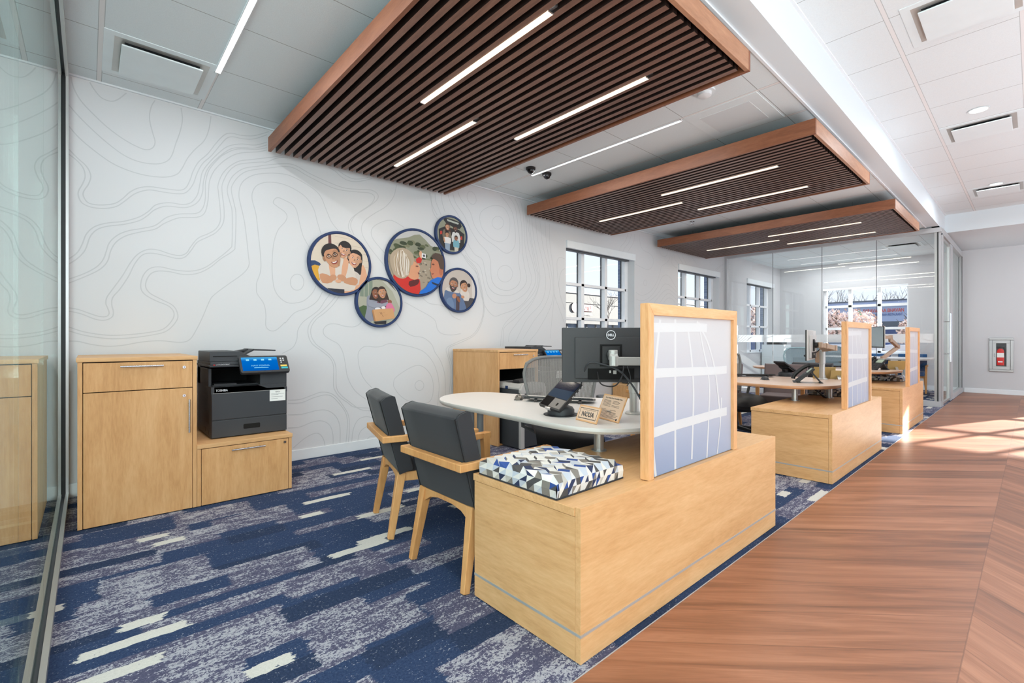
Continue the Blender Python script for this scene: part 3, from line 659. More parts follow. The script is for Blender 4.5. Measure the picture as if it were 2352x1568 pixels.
def downlight(x, y, label):
    t = thing('downlight', label, 'light', (x, y, ZT), 0, 'round recessed downlights')
    MB().lathe([(.078, -.003), (.078, -.006), (.066, -.006), (.066, -.003)], 28).build('rim', 'white', t, smooth=True)
    MB().lathe([(.065, -.0045), (.065, -.0058), (.001, -.0058)], 28).build('lens', 'downlight', t)
    la = bpy.data.lights.new('downlight_lamp', 'AREA'); la.shape = 'DISK'; la.size = .13; la.energy = 14
    lo = bpy.data.objects.new('downlight_lamp', la); COL.objects.link(lo); lo.location = (x, y, ZT - .015)
downlight(6.272, .352, 'round downlight glowing on the hall ceiling, the bigger looking of two')
downlight(9.44, .356, 'round downlight on the hall ceiling, the smaller looking of two')

def dome(x, y, label):
    t = thing('dome_camera', label, 'camera', (x, y, ZC), 0, 'small black dome cameras on the ceiling')
    MB().lathe([(.052, 0), (.052, -.02), (.046, -.026), (.001, -.026)], 20).build('housing', 'black', t, smooth=True)
    MB().lathe([(.04, -.024), (.038, -.04), (.028, -.056), (.012, -.064), (.001, -.066)], 20).build('dome', 'blackgloss', t, smooth=True)
dome(3.575, 3.663, 'small black dome camera between the first slat raft and the strip light end')
dome(3.832, 3.666, 'small black dome camera between the strip light end and the second slat raft')
sd = thing('smoke_detector', 'white round smoke detector on the ceiling beside the first slat raft', 'smoke detector', (3.446, 1.66, ZC))
MB().lathe([(.075, 0), (.075, -.012), (.001, -.012)], 24).build('mount', 'white', sd, smooth=True)
MB().lathe([(.05, -.012), (.048, -.035), (.03, -.045), (.001, -.046)], 24).build('sensor', 'trimwhite', sd, smooth=True)
sp = thing('sprinkler_head', 'tiny sprinkler head under the ceiling between the second and third slat rafts', 'sprinkler', (7.1, 3.62, ZC))
MB().lathe([(.035, 0), (.035, -.006), (.001, -.006)], 16).build('escutcheon', 'chrome', sp)
MB().cyl((0, 0, -.006), (0, 0, -.04), .008).lathe([(.02, -.04), (.02, -.044), (.001, -.044)], 12).build('deflector', 'chrome', sp)
# perforated return grille
pf = NT('perforated_white_metal')
vo = pf.n('ShaderNodeTexVoronoi'); vo.inputs['Scale'].default_value = 75; vo.inputs['Randomness'].default_value = 0; pf.l(pf.coord('Object'), vo.inputs['Vector'])
pf.bsdf(pf.mix(pf.math('LESS_THAN', vo.outputs['Distance'], .3), lin((218, 226, 229)), lin((130, 134, 136))), .5); M['perf'] = pf.m
rg = thing('return_grille', 'perforated white return air grille in the ceiling over the second desk', 'air grille', (4.035, 1.69, ZC))
MB().box(-.3, .3, -.29, .29, -.004, 0).build('rim', 'white', rg)
MB().box(-.2, .2, -.2, .2, -.006, -.004).build('perforated_sheet', 'perf', rg)
# ================================================================== storage along the mural wall
def pull(mb, p, q, off):
    """bar handle from p to q standing off the front by off along -Y"""
    p, q, o = Vector(p), Vector(q), Vector((0, -off, 0)); d = (q - p).normalized()
    mb.cyl(p + o, q + o, .0055, n=10); mb.cyl(p + d * .03 + o, p + d * .03, .004, n=8); mb.cyl(q - d * .03 + o, q - d * .03, .004, n=8)
def lock(parent, x, z, y=-.003):
    MB().lathe([(.009, y - .004), (.009, y + .001)], 14, c=(x, 0, z), axis='Y').box(x - .0012, x + .0012, y - .0046, y - .003, z - .005, z + .005, 1).build('lock', ['chrome', 'black'], parent, smooth=True)
def tall_cabinet(x, label, niche=False):
    t = thing('storage_cabinet', label, 'cabinet', (x, 3.70, 0), 0, 'maple storage cabinets against the mural wall')
    W, D, H = .58, .80, 1.0
    c = MB().box(0, .022, .001, D, .004, H - .024).box(W - .022, W, .001, D, .004, H - .024).box(.022, W - .022, D - .015, D, .004, H - .024).box(.022, W - .022, .02, D - .015, .004, .02)
    c.build('carcass', 'maple_v', t, bevel=.0015)
    MB().box(-.006, W + .004, -.004, D, H - .024, H).build('top_panel', 'maple_h', t, bevel=.002)
    d = MB().box(.025, W - .025, -.001, .02, .798, .970).build('drawer', 'maple_v', t, bevel=.0015)
    h = MB(); pull(h, (.19, 0, .945), (.40, 0, .945), .03); h.build('handle', 'chrome', d, smooth=True); lock(d, W - .07, .93)
    MB().box(.022, W - .022, .02, D - .02, .79, .975).build('drawer_box', 'void', t)
    if niche:
        MB().box(.022, .0225, .03, D - .02, .03, .79).box(W - .0225, W - .022, .03, D - .02, .03, .79).box(.022, W - .022, D - .018, D - .0155, .02, .79).build('niche_lining', 'void', t)
    else:
        d = MB().box(.025, W - .025, -.001, .02, .006, .793).build('door', 'maple_v', t, bevel=.0015)
        h = MB(); pull(h, (W - .045, 0, .505), (W - .045, 0, .72), .03); h.build('handle', 'chrome', d, smooth=True); lock(d, W - .07, .745)
    return t
def low_cabinet(x, label):
    t = thing('lateral_file_cabinet', label, 'cabinet', (x, 3.70, 0), 0, 'low maple cabinets under the printers')
    W, D, H = .592, .80, .411
    MB().box(0, .022, .001, D, .004, H - .028).box(W - .022, W, .001, D, .004, H - .028).box(.022, W - .022, D - .015, D, .004, H - .028).box(.022, W - .022, .02, D - .015, .004, .02).build('carcass', 'maple_v', t, bevel=.0015)
    MB().box(-.001, W + .004, -.004, D, H - .028, H).build('top_panel', 'maple_h', t, bevel=.002)
    d = MB().box(.025, W - .025, -.001, .02, .006, H - .032).build('drawer', 'maple_v', t, bevel=.0015)
    h = MB(); pull(h, (.195, 0, .352), (.405, 0, .352), .03); h.build('handle', 'chrome', d, smooth=True); lock(d, W - .05, .355)
    return t
tall_cabinet(-.045, 'tall maple cabinet with a drawer over a closed door, by the glass wall')
tall_cabinet(3.141, 'tall maple cabinet with an open dark niche holding a grey shredder', True)
low_cabinet(.5365, 'low maple drawer cabinet under the printer with the blue touch screen')
low_cabinet(3.725, 'low maple drawer cabinet mostly hidden behind the grey mesh task chair')
low_cabinet(6.22, 'low maple cabinet seen between monitor and table top, below the first window')

def scr_blue():
    t = NT('blue_touch_screen'); g = t.coord('Generated'); sp = t.n('ShaderNodeSeparateXYZ'); t.l(g, sp.inputs[0])
    c = t.ramp(sp.outputs[2], [(0, lin((10, 96, 186))), (.75, lin((18, 110, 200))), (1, lin((84, 178, 232)))])
    e = t.n('ShaderNodeEmission'); t.l(c, e.inputs[0]); e.inputs[1].default_value = .9; t.l(e.outputs[0], t.out.inputs[0]); return t.m
M['bluescreen'] = scr_blue()
M['teal_key'] = plain((60, 176, 190), .4, name='teal_key'); M['amber_key'] = plain((232, 200, 96), .4, name='amber_key')
M['icon'] = emit('screen_icon', (150, 220, 240), 1.0); M['label_text'] = plain((230, 232, 235), .4, name='white_lettering')
def printer(x, y, z, label):
    """floor-standing office copier body seen on the low cabinet; local front is -Y"""
    t = thing('office_printer', label, 'printer', (x, y, z), 0, 'charcoal office printers on the low cabinets')
    W, D = .5, .54
    b = MB().prism(rrect(0, W, 0, D, .02), .36, base=.004)                      # body
    b.prism([(0, .364), (.30, .364), (.36, .338), (W, .338), (W, .30), (0, .30)], .03, axis='Y', base=.0)
    b.box(.315, W, .012, D, .34, .49).box(0, .02, .1, D, .36, .49).box(0, W, D - .12, D, .36, .5)
    b.build('body', 'charcoal', t, bevel=.003)
    v = MB()
    for k in range(12): v.box(-.001, .003, .07, .2, .1 + .0095 * k, .1045 + .0095 * k)
    for k in range(3): v.box(-.001, .003, .12, .27, .268 + .012 * k, .273 + .012 * k)
    v.box(-.001, .003, .08, .12, .02, .05).box(-.001, .003, .2, .25, .03, .06)
    v.build('side_vents', 'black', t)
    MB().box(.02, .33, .06, D - .12, .364, .372).box(.03, .17, .06, .2, .372, .38).build('output_tray', 'charcoal_d', t)
    MB().box(.02, .33, D - .135, D - .121, .37, .48).box(.02, .315, .12, D - .13, .478, .482).box(.312, .3145, .03, D - .12, .365, .48).build('output_cavity', 'void', t)
    d = MB().box(.004, W - .004, -.006, .01, .13, .318).build('front_door', 'charcoal', t, bevel=.004)
    MB().text('TOSHIBA', .022, (.065, -.0015, .338), (1, 0, 0), (0, 0, 1), bold=.015, width=.074).build('lettering', 'label_text', t)
    MB().box(.01, W - .01, -.0065, -.004, .3175, .3195).build('door_trim', 'silver', d)
    st = MB().box(.375, .485, -.0075, -.006, .235, .318).build('notice', 'paper', d)
    n = MB(); n.text('NFCU', .012, (.43, -.008, .303), (1, 0, 0), (0, 0, 1), bold=.02)
    for k, (z_, w_) in enumerate(((.288, .09), (.281, .05), (.266, .08), (.252, .045))): n.box(.385, .385 + w_, -.0079, -.0075, z_, z_ + .0016)
    n.build('print', 'ink', st)
    d = MB().box(.004, W - .004, -.006, .01, .006, .126).build('paper_drawer', 'charcoal', t, bevel=.004)
    MB().prism(rrect(.2, .31, .05, .085, .008), .004, axis='Y', base=-.0068).build('grip', 'void', d)
    s = MB().box(-.005, W, .03, D, .5, .515).box(.0, W - .005, .03, D, .515, .538)     # scanner and document feeder
    s.prism([(0, .538), (.0, .612), (.19, .612), (.285, .56), (.33, .538)], D - .08, axis='Y', base=.05)
    s.build('scanner', 'charcoal', t, bevel=.004)
    MB().box(.02, .17, .045, .051, .575, .579).build('feeder_slot', 'void', t)
    MB().box(.02, .024, .024, .03, .512, .522).box(.024, .03, .024, .03, .514, .52).build('maker_dot', 'red', t)
    MB().text('e-STUDIO330AC', .012, (.078, .028, .519), (1, 0, 0), (0, 0, 1)).build('lettering', 'label_text', t)
    a = MB(); a.bar((.24, .3, .585), (.31, .3, .622), .3, .012).bar((.31, .3, .618), (.46, .3, .612), .3, .01, 0)
    a.bar((.2, .3, .6), (.29, .3, .618), .1, .016)
    a.build('feed_tray', 'charcoal_d', t, bevel=.003)
    R = Matrix.Translation((.335, -.03, .518)) @ Matrix.Rotation(math.radians(-38), 4, 'X')
    p = MB(); p.M = R; p.prism(rrect(-.165, .165, -.075, .075, .015), .026, axis='Y', base=-.0)
    pn = p.build('control_panel', 'charcoal_d', t, bevel=.003)
    q = MB(); q.M = R; q.box(-.15, .09, -.0015, .0, -.058, .06).build('screen', 'bluescreen', pn)
    q = MB(); q.M = R
    for k in range(4): q.box(-.12 + k * .05, -.1 + k * .05, -.0022, -.0015, .03, .044)
    q.text('NAVY FEDERAL', .018, (-.03, -.0022, -.015), (1, 0, 0), (0, 0, 1)).box(-.075, .02, -.0022, -.0015, -.036, -.032)
    q.build('screen_icons', 'icon', pn)
    q = MB(); q.M = R
    q.box(.105, .15, -.002, 0, -.028, -.014, 0).box(.108, .153, -.002, 0, -.048, -.033, 1)
    for k in range(5): q.box(.11 + .018 * (k % 2), .12 + .018 * (k % 2), -.002, 0, .05 - .018 * (k // 2) - .008, .05 - .018 * (k // 2), 2)
    q.build('keys', ['amber_key', 'teal_key', 'label_text'], pn)
    MB().bar((.335, .03, .47), (.335, -.01, .5), .2, .03).build('panel_bracket', 'charcoal_d', t)
    return t
P0 = printer(.638, 3.843, .411, 'charcoal office printer fully in view, blue touch screen, white notice on its front')
dup(P0, 'second office printer peeking out behind the cabinet with the open niche', (3.81, 3.85, .411))
dup(P0, 'office printer base glimpsed below the large monitor, on the low cabinet by the window', (6.30, 3.85, .411))

# shredder in the niche and the little device on it
t = thing('paper_shredder', 'grey and charcoal paper shredder standing in the open cabinet niche', 'shredder', (3.215, 3.43, 0))
M['lightgrey'] = plain((186, 184, 180), .5, name='light_grey_plastic')
MB().box(0, .36, .03, .44, .01, .6).build('bin', 'charcoal', t, bevel=.006)
s = MB().prism([(-.004, .01), (-.004, .6), (.03, .66), (.33, .66), (.364, .6), (.364, .01), (.31, .01), (.31, .56), (.05, .56), (.05, .01)], .035, axis='Y', base=0)
s.prism([(0, .6), (.0, .62), (.03, .66), (.33, .66), (.36, .62), (.36, .6)], .41, axis='Y', base=.03)
s.build('shell', 'lightgrey', t, bevel=.006)
MB().box(.06, .3, .12, .3, .657, .664).build('feed_slot', 'black', t)
MB().box(-.0015, .001, .2, .24, .6, .63).build('badge', 'navy', t)
t = thing('desk_device', 'small black device lying on top of the grey shredder', 'device', (3.36, 3.58, .6645), .3)
MB().box(-.11, .11, -.04, .04, .0, .03).build('casing', 'black', t, bevel=.006)
MB().box(-.09, .09, -.03, .03, .03, .0335).build('keypad', 'charcoal', t)

# ================================================================== desks
def bench(x, L, label):
    t = thing('desk_bench', label, 'bench', (x, 1.03, 0), 0, 'long maple benches at the edge of the wood floor')
    D, H = .59, .533
    build_each(MB().box(0, .022, .026, D, .004, H - .0335).box(L - .022, L, .026, D, .004, H - .0335), 'end_panel', 'maple_y', t, bevel=.001)
    MB().box(.022, L - .022, D - .02, D, .012, H - .032).box(.022, L - .022, .03, D - .02, .012, .03).build('carcass', 'maple_h', t)
    MB().box(0, L, .0, .025, .004, H + .001).build('front_panel', 'maple_h', t, bevel=.001)
    MB().box(-.004, L + .002, .0255, D + .004, H - .031, H - .002).build('top_panel', 'maple_h', t, bevel=.0015)
    MB().box(-.0014, L + .0014, -.0014, .03, .094, .104).box(-.0014, .004, .03, D, .094, .104).box(L - .004, L + .0014, .03, D, .094, .104).build('metal_inlay', 'silver', t)
    MB().box(.05, L - .05, .04, D - .05, 0, .012).build('plinth', 'black', t)
    return t
bench(1.242, 1.795, 'maple bench with its whole patterned seat cushion and both outer faces in view')
bench(4.215, 1.725, 'maple bench standing between the two other maple benches')
bench(7.075, 1.535, 'maple bench beside the glass room, smallest looking of the three')

# --- frosted privacy screens with a printed globe grid
ft = NT('frosted_print'); gz = ft.coord('Generated'); sp_ = ft.n('ShaderNodeSeparateXYZ'); ft.l(gz, sp_.inputs[0])
nn = ft.noise(ft.coord('Object'), 900, 1)
fz = ft.math('ADD', sp_.outputs[2], ft.math('MULTIPLY', sp_.outputs[0], .22))
fc = ft.ramp(fz, [(.0, lin((134, 149, 180))), (.3, lin((166, 174, 194))), (.6, lin((188, 188, 196))), (1.0, lin((202, 201, 202)))])
ft.bsdf(ft.mix(ft.math('MULTIPLY', nn, .12), fc, lin((150, 155, 168))), .5, 0, .4)
M['frost'] = ft.m
M['frostline'] = plain((210, 211, 212), .5, name='frosted_pale_line', var=.01)
zq = lambda s: [tuple(map(float, p.split(','))) for p in s.split()]
GRIDLINES = [(.016, '.075,.66 .055,.56 .03,.4 .02,.24 .02,.12 .04,.0'), (.016, '.2,.665 .2,.42 .2,.22 .2,.0'), (.014, '.315,.62 .35,.48 .365,.36 .365,.25 .35,.02'),
             (.012, '.42,.655 .455,.55 .5,.45 .525,.36 .525,.26 .5,.0'), (.013, '.4,.66 .5,.57 .58,.44 .62,.3 .645,.18'), (.01, '.66,.28 .645,.15 .61,.0'),
             (.04, '.0,.625 .2,.628 .43,.632 .5,.63'), (.04, '.0,.435 .2,.43 .4,.425 .58,.42 .72,.42'), (.042, '.0,.185 .2,.195 .42,.2 .58,.205 .72,.205')]
def privacy_screen(x, W, label, y=1.048):
    t = thing('privacy_screen', label, 'privacy screen', (x, y, .534), 0, 'wood framed frosted screens on the benches')
    H = .724; f = .04; d = .04
    a = MB().prism([(0, 0), (f, 0), (f, H - f - .008), (0, H)], d, axis='Y', base=0).build('left_post', 'screen_v', t, bevel=.0015)
    a = MB().prism([(W - f, 0), (W, 0), (W, H), (W - f, H - f - .008)], d, axis='Y', base=0).build('right_post', 'screen_v', t, bevel=.0015)
    a = MB().prism([(0.0005, H), (f + .0005, H - f - .008), (W - f - .0005, H - f - .008), (W - .0005, H)], d, axis='Y', base=0).build('top_rail', 'screen_h', t, bevel=.0015)
    k = (W - 2 * f) / .77
    p = MB().box(f, W - f, .016, .024, 0, H - f - .008).build('frosted_panel', 'frost', t)
    b = MB()
    for w, s in GRIDLINES:
        q = smooth_path([Vector((f + u * k, 0, v)) for u, v in zq(s)], 6); n = len(q); Lf = []; Rt = []
        for i, c in enumerate(q):
            dd = (q[min(i + 1, n - 1)] - q[max(i - 1, 0)]).normalized(); o = Vector((-dd.z, 0, dd.x)) * w / 2
            cl = lambda v: max(f, min(W - f, v))
            Lf.append((cl(c.x + o.x), .0156, c.z + o.z)); Rt.append((cl(c.x - o.x), .0156, c.z - o.z))
        z_ = .0158 - .0001 * GRIDLINES.index((w, s)); b.grid([[(p[0], z_, p[2]) for p in Lf], [(p[0], z_, p[2]) for p in Rt]])
    b.build('printed_grid', 'frostline', p)
    return t
privacy_screen(1.692, .85, 'large wood framed frosted screen hiding half of the black monitor behind it')
privacy_screen(4.64, .87, 'wood framed frosted screen on the bench between the two others', 1.03)
privacy_screen(7.41, .77, 'wood framed frosted screen on the bench beside the glass room', 1.012)

# --- patterned seat cushion on each bench
PAT = [plain(c, .85, name='cushion_colour') for c in ((214, 211, 205), (206, 206, 205), (184, 190, 200), (126, 120, 112), (72, 70, 70), (40, 72, 138), (36, 46, 78), (220, 217, 210), (186, 182, 174))]
def cushion(x, y, W, D, label):
    t = thing('seat_cushion', label, 'cushion', (x, y, .532), 0, 'geometric patterned seat cushions')
    H = .074; nx, ny = 17, 11; q = random.Random(3); m = MB(); r = .016
    def prof(u, v):
        du, dv = min(u, W - u), min(v, D - v); z = H
        for d_ in (du, dv):
            if d_ < r: z -= r - math.sqrt(max(0, r * r - (r - d_) ** 2))
        return max(z, H - r * 1.25)
    P = {}
    for i in range(nx + 1):
        for j in range(ny + 1):
            u = W * i / nx; v = D * j / ny
            if 0 < i < nx: u += (.012 if j % 2 else -.012)
            if 0 < j < ny: v += (.009 if i % 2 else -.009)
            P[i, j] = (u, v, prof(u, v) + .004 * math.sin(PI * i / nx) * math.sin(PI * j / ny))
    # fine grid with colour by zig-zag cell so the edges stay round
    def col(i, j): return q.choice([0, 0, 7, 1, 1, 7, 8, 2, 2, 3, 3, 4, 4, 5, 6])
    for i in range(nx):
        for j in range(ny):
            c1, c2 = col(i, j), col(i, j)
            if q.random() < .8: c2 = c1
            m.poly([P[i, j], P[i + 1, j], P[i + 1, j + 1]], c1); m.poly([P[i, j], P[i + 1, j + 1], P[i, j + 1]], c2)
    def side(A, B, nrm):
        n = len(A)
        mid = [(a[0] + nrm[0] * .004, a[1] + nrm[1] * .004, H * .45) for a in A]; bot = [(a[0], a[1], 0) for a in A]
        for i in range(n - 1):
            for up, dn in ((A, mid), (mid, bot)):
                c1, c2 = col(0, 0), col(0, 0)
                m.poly([dn[i], dn[i + 1], up[i + 1]], c1); m.poly([dn[i], up[i + 1], up[i]], c2)
    side([P[i, 0] for i in range(nx + 1)], None, (0, -1)); side([P[0, j] for j in range(ny, -1, -1)], None, (-1, 0))
    side([P[nx, j] for j in range(ny + 1)], None, (1, 0)); side([P[i, ny] for i in range(nx, -1, -1)], None, (0, 1))
    m.build('cover', PAT, t)
    z = MB().tube([(0, 0, .002), (W, 0, .002), (W, D, .002), (0, D, .002), (0, 0, .002)], .004, 6); z.build('base_piping', 'ink', t)
    return t
cushion(1.25, 1.148, .405, .445, 'blue, grey and white geometric seat cushion lying fully in view')
cushion(5.6, 1.2, .33, .38, 'geometric seat cushion half hidden behind the post of the second screen')
cushion(8.22, 1.2, .33, .38, 'geometric seat cushion glimpsed behind the screen beside the glass room')

# --- teardrop tables
OUT = [(1.75, 1.62), (1.757, 1.95), (1.772, 2.3), (1.785, 2.6), (1.84, 2.8), (1.97, 2.96), (2.14, 3.04), (2.31, 3.02), (2.42, 2.9), (2.47, 2.7), (2.56, 2.44), (2.72, 2.16), (2.92, 1.92), (3.0, 1.68), (2.93, 1.45), (2.74, 1.29), (2.45, 1.205), (2.16, 1.21), (1.96, 1.265), (1.83, 1.36), (1.77, 1.47)]
def table(dx, label, top):
    t = thing('desk_table', label, 'table', (dx, 0, 0), 0, 'teardrop desk tables standing on the benches')
    o = [(p.x, p.y) for p in smooth_path([Vector((a, b, 0)) for a, b in OUT], 5, True)]
    cx, cy = 2.3, 2.1
    lo = [(cx + (a - cx) * .985, cy + (b - cy) * .99) for a, b in o]
    n = len(o); m = MB()
    rings = [[(a, b, .656) for a, b in lo], [(a, b, .668) for a, b in o], [(a, b, .683) for a, b in o], [(cx + (a - cx) * .998, cy + (b - cy) * .998, .685) for a, b in o]]
    m.grid(rings, 1, True); m.poly([(a, b, .685) for a, b in [(p[0], p[1]) for p in rings[3]]], 0); m.poly([(p[0], p[1], .656) for p in rings[0]][::-1], 1)
    m.build('tabletop', [top, 'edge_' + top], t, smooth=True)
    for (a, b) in ((1.98, 1.52), (2.46, 1.36)):
        MB().cyl((a, b, .531), (a, b, .657), .026, n=20).lathe([(.04, .5312), (.04, .536), (.027, .5365)], 20, c=(a, b, 0)).build('leg', 'alu', t, smooth=True)
    l = MB().cyl((2.10, 2.79, .0), (2.10, 2.79, .657), .03, n=20).lathe([(.05, 0), (.05, .006), (.03, .007)], 20, c=(2.10, 2.79, 0)); l.build('leg', 'alu_matte', t, smooth=True)
    l = MB().cyl((2.165, 2.755, .0), (2.165, 2.755, .657), .025, n=20).lathe([(.045, 0), (.045, .006), (.026, .007)], 20, c=(2.165, 2.755, 0)); l.build('leg', 'alu_matte', t, smooth=True)
    return t
M['tbl_white'] = plain((221, 216, 211), .32, name='white_table_laminate', var=.015); M['edge_tbl_white'] = plain((206, 202, 196), .45, name='table_edge')
M['tbl_peach'] = plain((226, 200, 182), .3, name='warm_table_laminate', var=.02); M['edge_tbl_peach'] = plain((196, 148, 110), .45, name='warm_table_edge')
table(0, 'white teardrop table carrying the two printed signs and the tilted tablet', 'tbl_white')
table(3.0, 'warm toned teardrop table between the two large frosted screens', 'tbl_peach')
table(5.85, 'warm toned teardrop table beside the glass room, behind the second screen', 'tbl_peach')

# ================================================================== chairs
def guest_chair(label, loc, rz, fab='chairfabric', grp='wood framed guest chairs'):
    """local: faces +X, origin on the floor between the rear legs"""
    t = thing('guest_chair', label, 'chair', loc, rz, grp)
    for s in (-1, 1):
        MB().bar((.0, s * .222, 0), (.065, s * .198, .36), .03, .034, 0, .046, .05).build('leg', 'chairwood', t, bevel=.004)
        MB().bar((.505, s * .232, 0), (.478, s * .236, .575), .03, .034, 0, .04, .046).build('leg', 'chairwood', t, bevel=.004)
        MB().bar((.07, s * .2, .335), (.49, s * .225, .335), .03, .05).build('side_rail', 'chairwood', t, bevel=.003)
        MB().bar((-.05, s * .24, .5585), (.515, s * .24, .5585), .036, .035).build('armrest', 'chairwood', t, bevel=.004)
    MB().prism([(-.2, .36), (.2, .36), (.2, .285), (.13, .325), (.06, .338), (-.06, .338), (-.13, .325), (-.2, .285)], .034, axis='X', base=.045).build('rear_rail', 'chairwood', t, bevel=.003)
    MB().box(.46, .49, -.225, .225, .31, .36).build('front_rail', 'chairwood', t, bevel=.003)
    MB().box(-.05, -.014, -.2222, .2222, .541, .576).build('back_rail', 'chairwood', t, bevel=.004)
    MB().prism(rrect(.08, .53, -.21, .21, .03), .085, base=.355).build('seat', fab, t, bevel=.014, seg=3)
    b = MB(); B0, B1 = Vector((.052, 0, .355)), Vector((-.058, 0, .768)); th = Vector((.08, 0, .022))
    n = 7; rows = []
    def outline(y, puff):
        k = [(B0, 0), (B1, 0)]; pts = [B0, B0.lerp(B1, .5), B1, B1 + th * .25 + Vector((0, 0, .012)), B1 + th * .75 + Vector((0, 0, .012)), B1 + th, (B0 + th).lerp(B1 + th, .5) + th * .12 * puff, B0 + th]
        return [(p.x, y, p.z) for p in pts]
    ys = [-.236, -.228, -.12, 0, .12, .228, .236]
    rows = [outline(y, 1 - (abs(y) / .236) ** 4) for y in ys]
    rows[0] = [(p[0] * .9 + .02 * .1, p[1], p[2]) for p in rows[0]]; rows[-1] = [(p[0] * .9 + .02 * .1, p[1], p[2]) for p in rows[-1]]
    b.grid(rows, 0, True); b.poly(rows[0][::1]); b.poly(rows[-1][::-1])
    bk = b.build('backrest', fab, t, bevel=.006, smooth=True)
    for y in (-.2285, .2285): MB().tube([Vector((p[0] + (-.002 if k < 3 else 0), y, p[2])) for k, p in enumerate(outline(y, 0))], .0025, 5).build('piping', 'black', bk)
    g = MB()
    for s_ in (-1, 1): g.cyl((0, s_ * .222, 0), (0, s_ * .222, .004), .014, n=10).cyl((.505, s_ * .232, 0), (.505, s_ * .232, .004), .014, n=10)
    build_each(g, 'glide', 'black', t)
    return t
g0 = guest_chair('grey guest chair with wooden arms touching the bench end by the patterned cushion', (1.222, 1.885, 0), 0)
dup(g0, 'grey guest chair with wooden arms between the other one and the mural wall', (1.31, 2.61, 0), math.radians(-15.7))
dup(g0, 'grey guest chair hidden but for slivers behind the post of the large screen', (4.27, 2.66, 0), math.radians(-10))
gb = guest_chair('taupe guest chair facing the camera across the warm table, behind the tipped back tablet', (6.58, 2.11, 0), math.radians(190), 'brownfabric')
dup(gb, 'taupe guest chair barely showing past the outer post of the large screen', (6.3, 2.78, 0), math.radians(185))
dup(gb, 'taupe guest chair in the distance, behind the edge-on monitor', (9.3, 2.62, 0), math.radians(190))
dup(g0, 'grey guest chair tucked under the table beside the glass room', (7.25, 2.0, 0), math.radians(0))

def task_chair(label, loc, rz, weave='mesh', frame='charcoal'):
    """mesh-back office chair; local: faces +X"""
    t = thing('task_chair', label, 'chair', loc, rz, 'mesh office chairs')
    nv, nu = 12, 12
    def bp(u, v):                                   # u -1..1 across, v 0..1 up
        w = .2 + .085 * math.sin(min(1, v * 1.15) * PI / 2) - .02 * max(0, v - .8) * 5
        x = -.21 - .13 * v - .03 * math.sin(v * PI) + .085 * u * u * (.5 + .5 * v)
        z = .5 + .47 * v - .05 * (u * u * u * u) * max(0, v - .5) * 2
        return (x, u * w, z)
    m = MB(); m.grid([[bp(-1 + 2 * i / nu, k / nv) for i in range(nu + 1)] for k in range(nv + 1)])
    bk = m.build('backrest', weave, t, smooth=True)
    ed = [bp(-1, k / 10) for k in range(11)] + [bp(-1 + 2 * i / 10, 1) for i in range(1, 10)] + [bp(1, 1 - k / 10) for k in range(11)] + [bp(1 - 2 * i / 10, 0) for i in range(1, 10)]
    ed.append(ed[0]); MB().tube(ed, .013, 8).build('back_hoop', 'hoop' if weave == 'mesh' else 'tealhoop', bk, smooth=True)
    MB().tube([bp(-.95, .3), (-.3, -.12, .63), (-.31, 0, .625), (-.3, .12, .63), bp(.95, .3)], .018, 8).build('lumbar_bar', 'hoop', bk, smooth=True)
    sg = []
    for k in range(9):
        x = -.2 + .46 * k / 8; zz = .445 - (.075 * max(0, (k - 5) / 3) ** 1.6)
        sg.append([(x, -.235 + .47 * i / 10, zz + .028 * abs(-1 + 2 * i / 10) ** 3) for i in range(11)])
    s = MB(); s.grid(sg); s.grid([[(p[0], p[1] * .97, p[2] - .035) for p in r] for r in sg])
    s.grid([sg[-1], [(p[0] + .012, p[1] * .99, p[2] - .03) for p in sg[-1]], [(p[0] - .01, p[1] * .97, p[2] - .06) for p in sg[-1]]])
    for e in (0, -1): s.grid([[r[e] for r in sg], [(r[e][0], r[e][1] * .97, r[e][2] - .035) for r in sg]])
    s.build('seat', 'seatblack', t, smooth=True)
    for y in (-1, 1):
        a = MB().tube([(-.16, y * .2, .4), (-.16, y * .3, .45), (-.12, y * .305, .6), (-.08, y * .305, .66)], .016, 8)
        ar = a.build('arm_post', 'hoop' if weave == 'mesh' else 'tealhoop', t, smooth=True)
        MB().prism(rrect(-.16, .1, y * .3 - .045, y * .3 + .045, .04), .026, base=.66).build('arm_pad', 'charcoal' if weave == 'mesh' else 'tealhoop', ar, bevel=.01)
    MB().cyl((0, 0, .1), (0, 0, .26), .03).cyl((0, 0, .26), (0, 0, .36), .024).build('column', 'black', t, smooth=True)
    MB().box(-.16, .12, -.1, .1, .35, .405).bar((-.16, 0, .39), (-.31, 0, .56), .09, .03).build('tilt_box', 'charcoal_d', t, bevel=.008)
    st = MB(); cs = []
    for k in range(5):
        an = 2 * PI * k / 5 + .3; c, d = math.cos(an), math.sin(an)
        st.bar((c * .03, d * .03, .11), (c * .3, d * .3, .075), .05, .035, 0, .03, .024)
    st.build('star_base', 'charcoal_d', t, bevel=.004)
    for k in range(5):
        an = 2 * PI * k / 5 + .3; c, d = math.cos(an), math.sin(an)
        MB().cyl((c * .3 - d * .022, d * .3 + c * .022, .03), (c * .3 + d * .022, d * .3 - c * .022, .03), .03, n=14).cyl((c * .3, d * .3, .03), (c * .3, d * .3, .08), .008, n=8).build('caster', 'black', t, smooth=True)
    return t
M['hoop'] = plain((112, 112, 110), .5, name='grey_chair_plastic'); M['tealhoop'] = plain((138, 166, 176), .5, name='teal_chair_plastic')
sb = NT('black_mesh_seat'); w_ = sb.n('ShaderNodeTexWave'); w_.inputs['Scale'].default_value = 60; w_.bands_direction = 'Y'; sb.l(sb.coord('Object'), w_.inputs['Vector'])
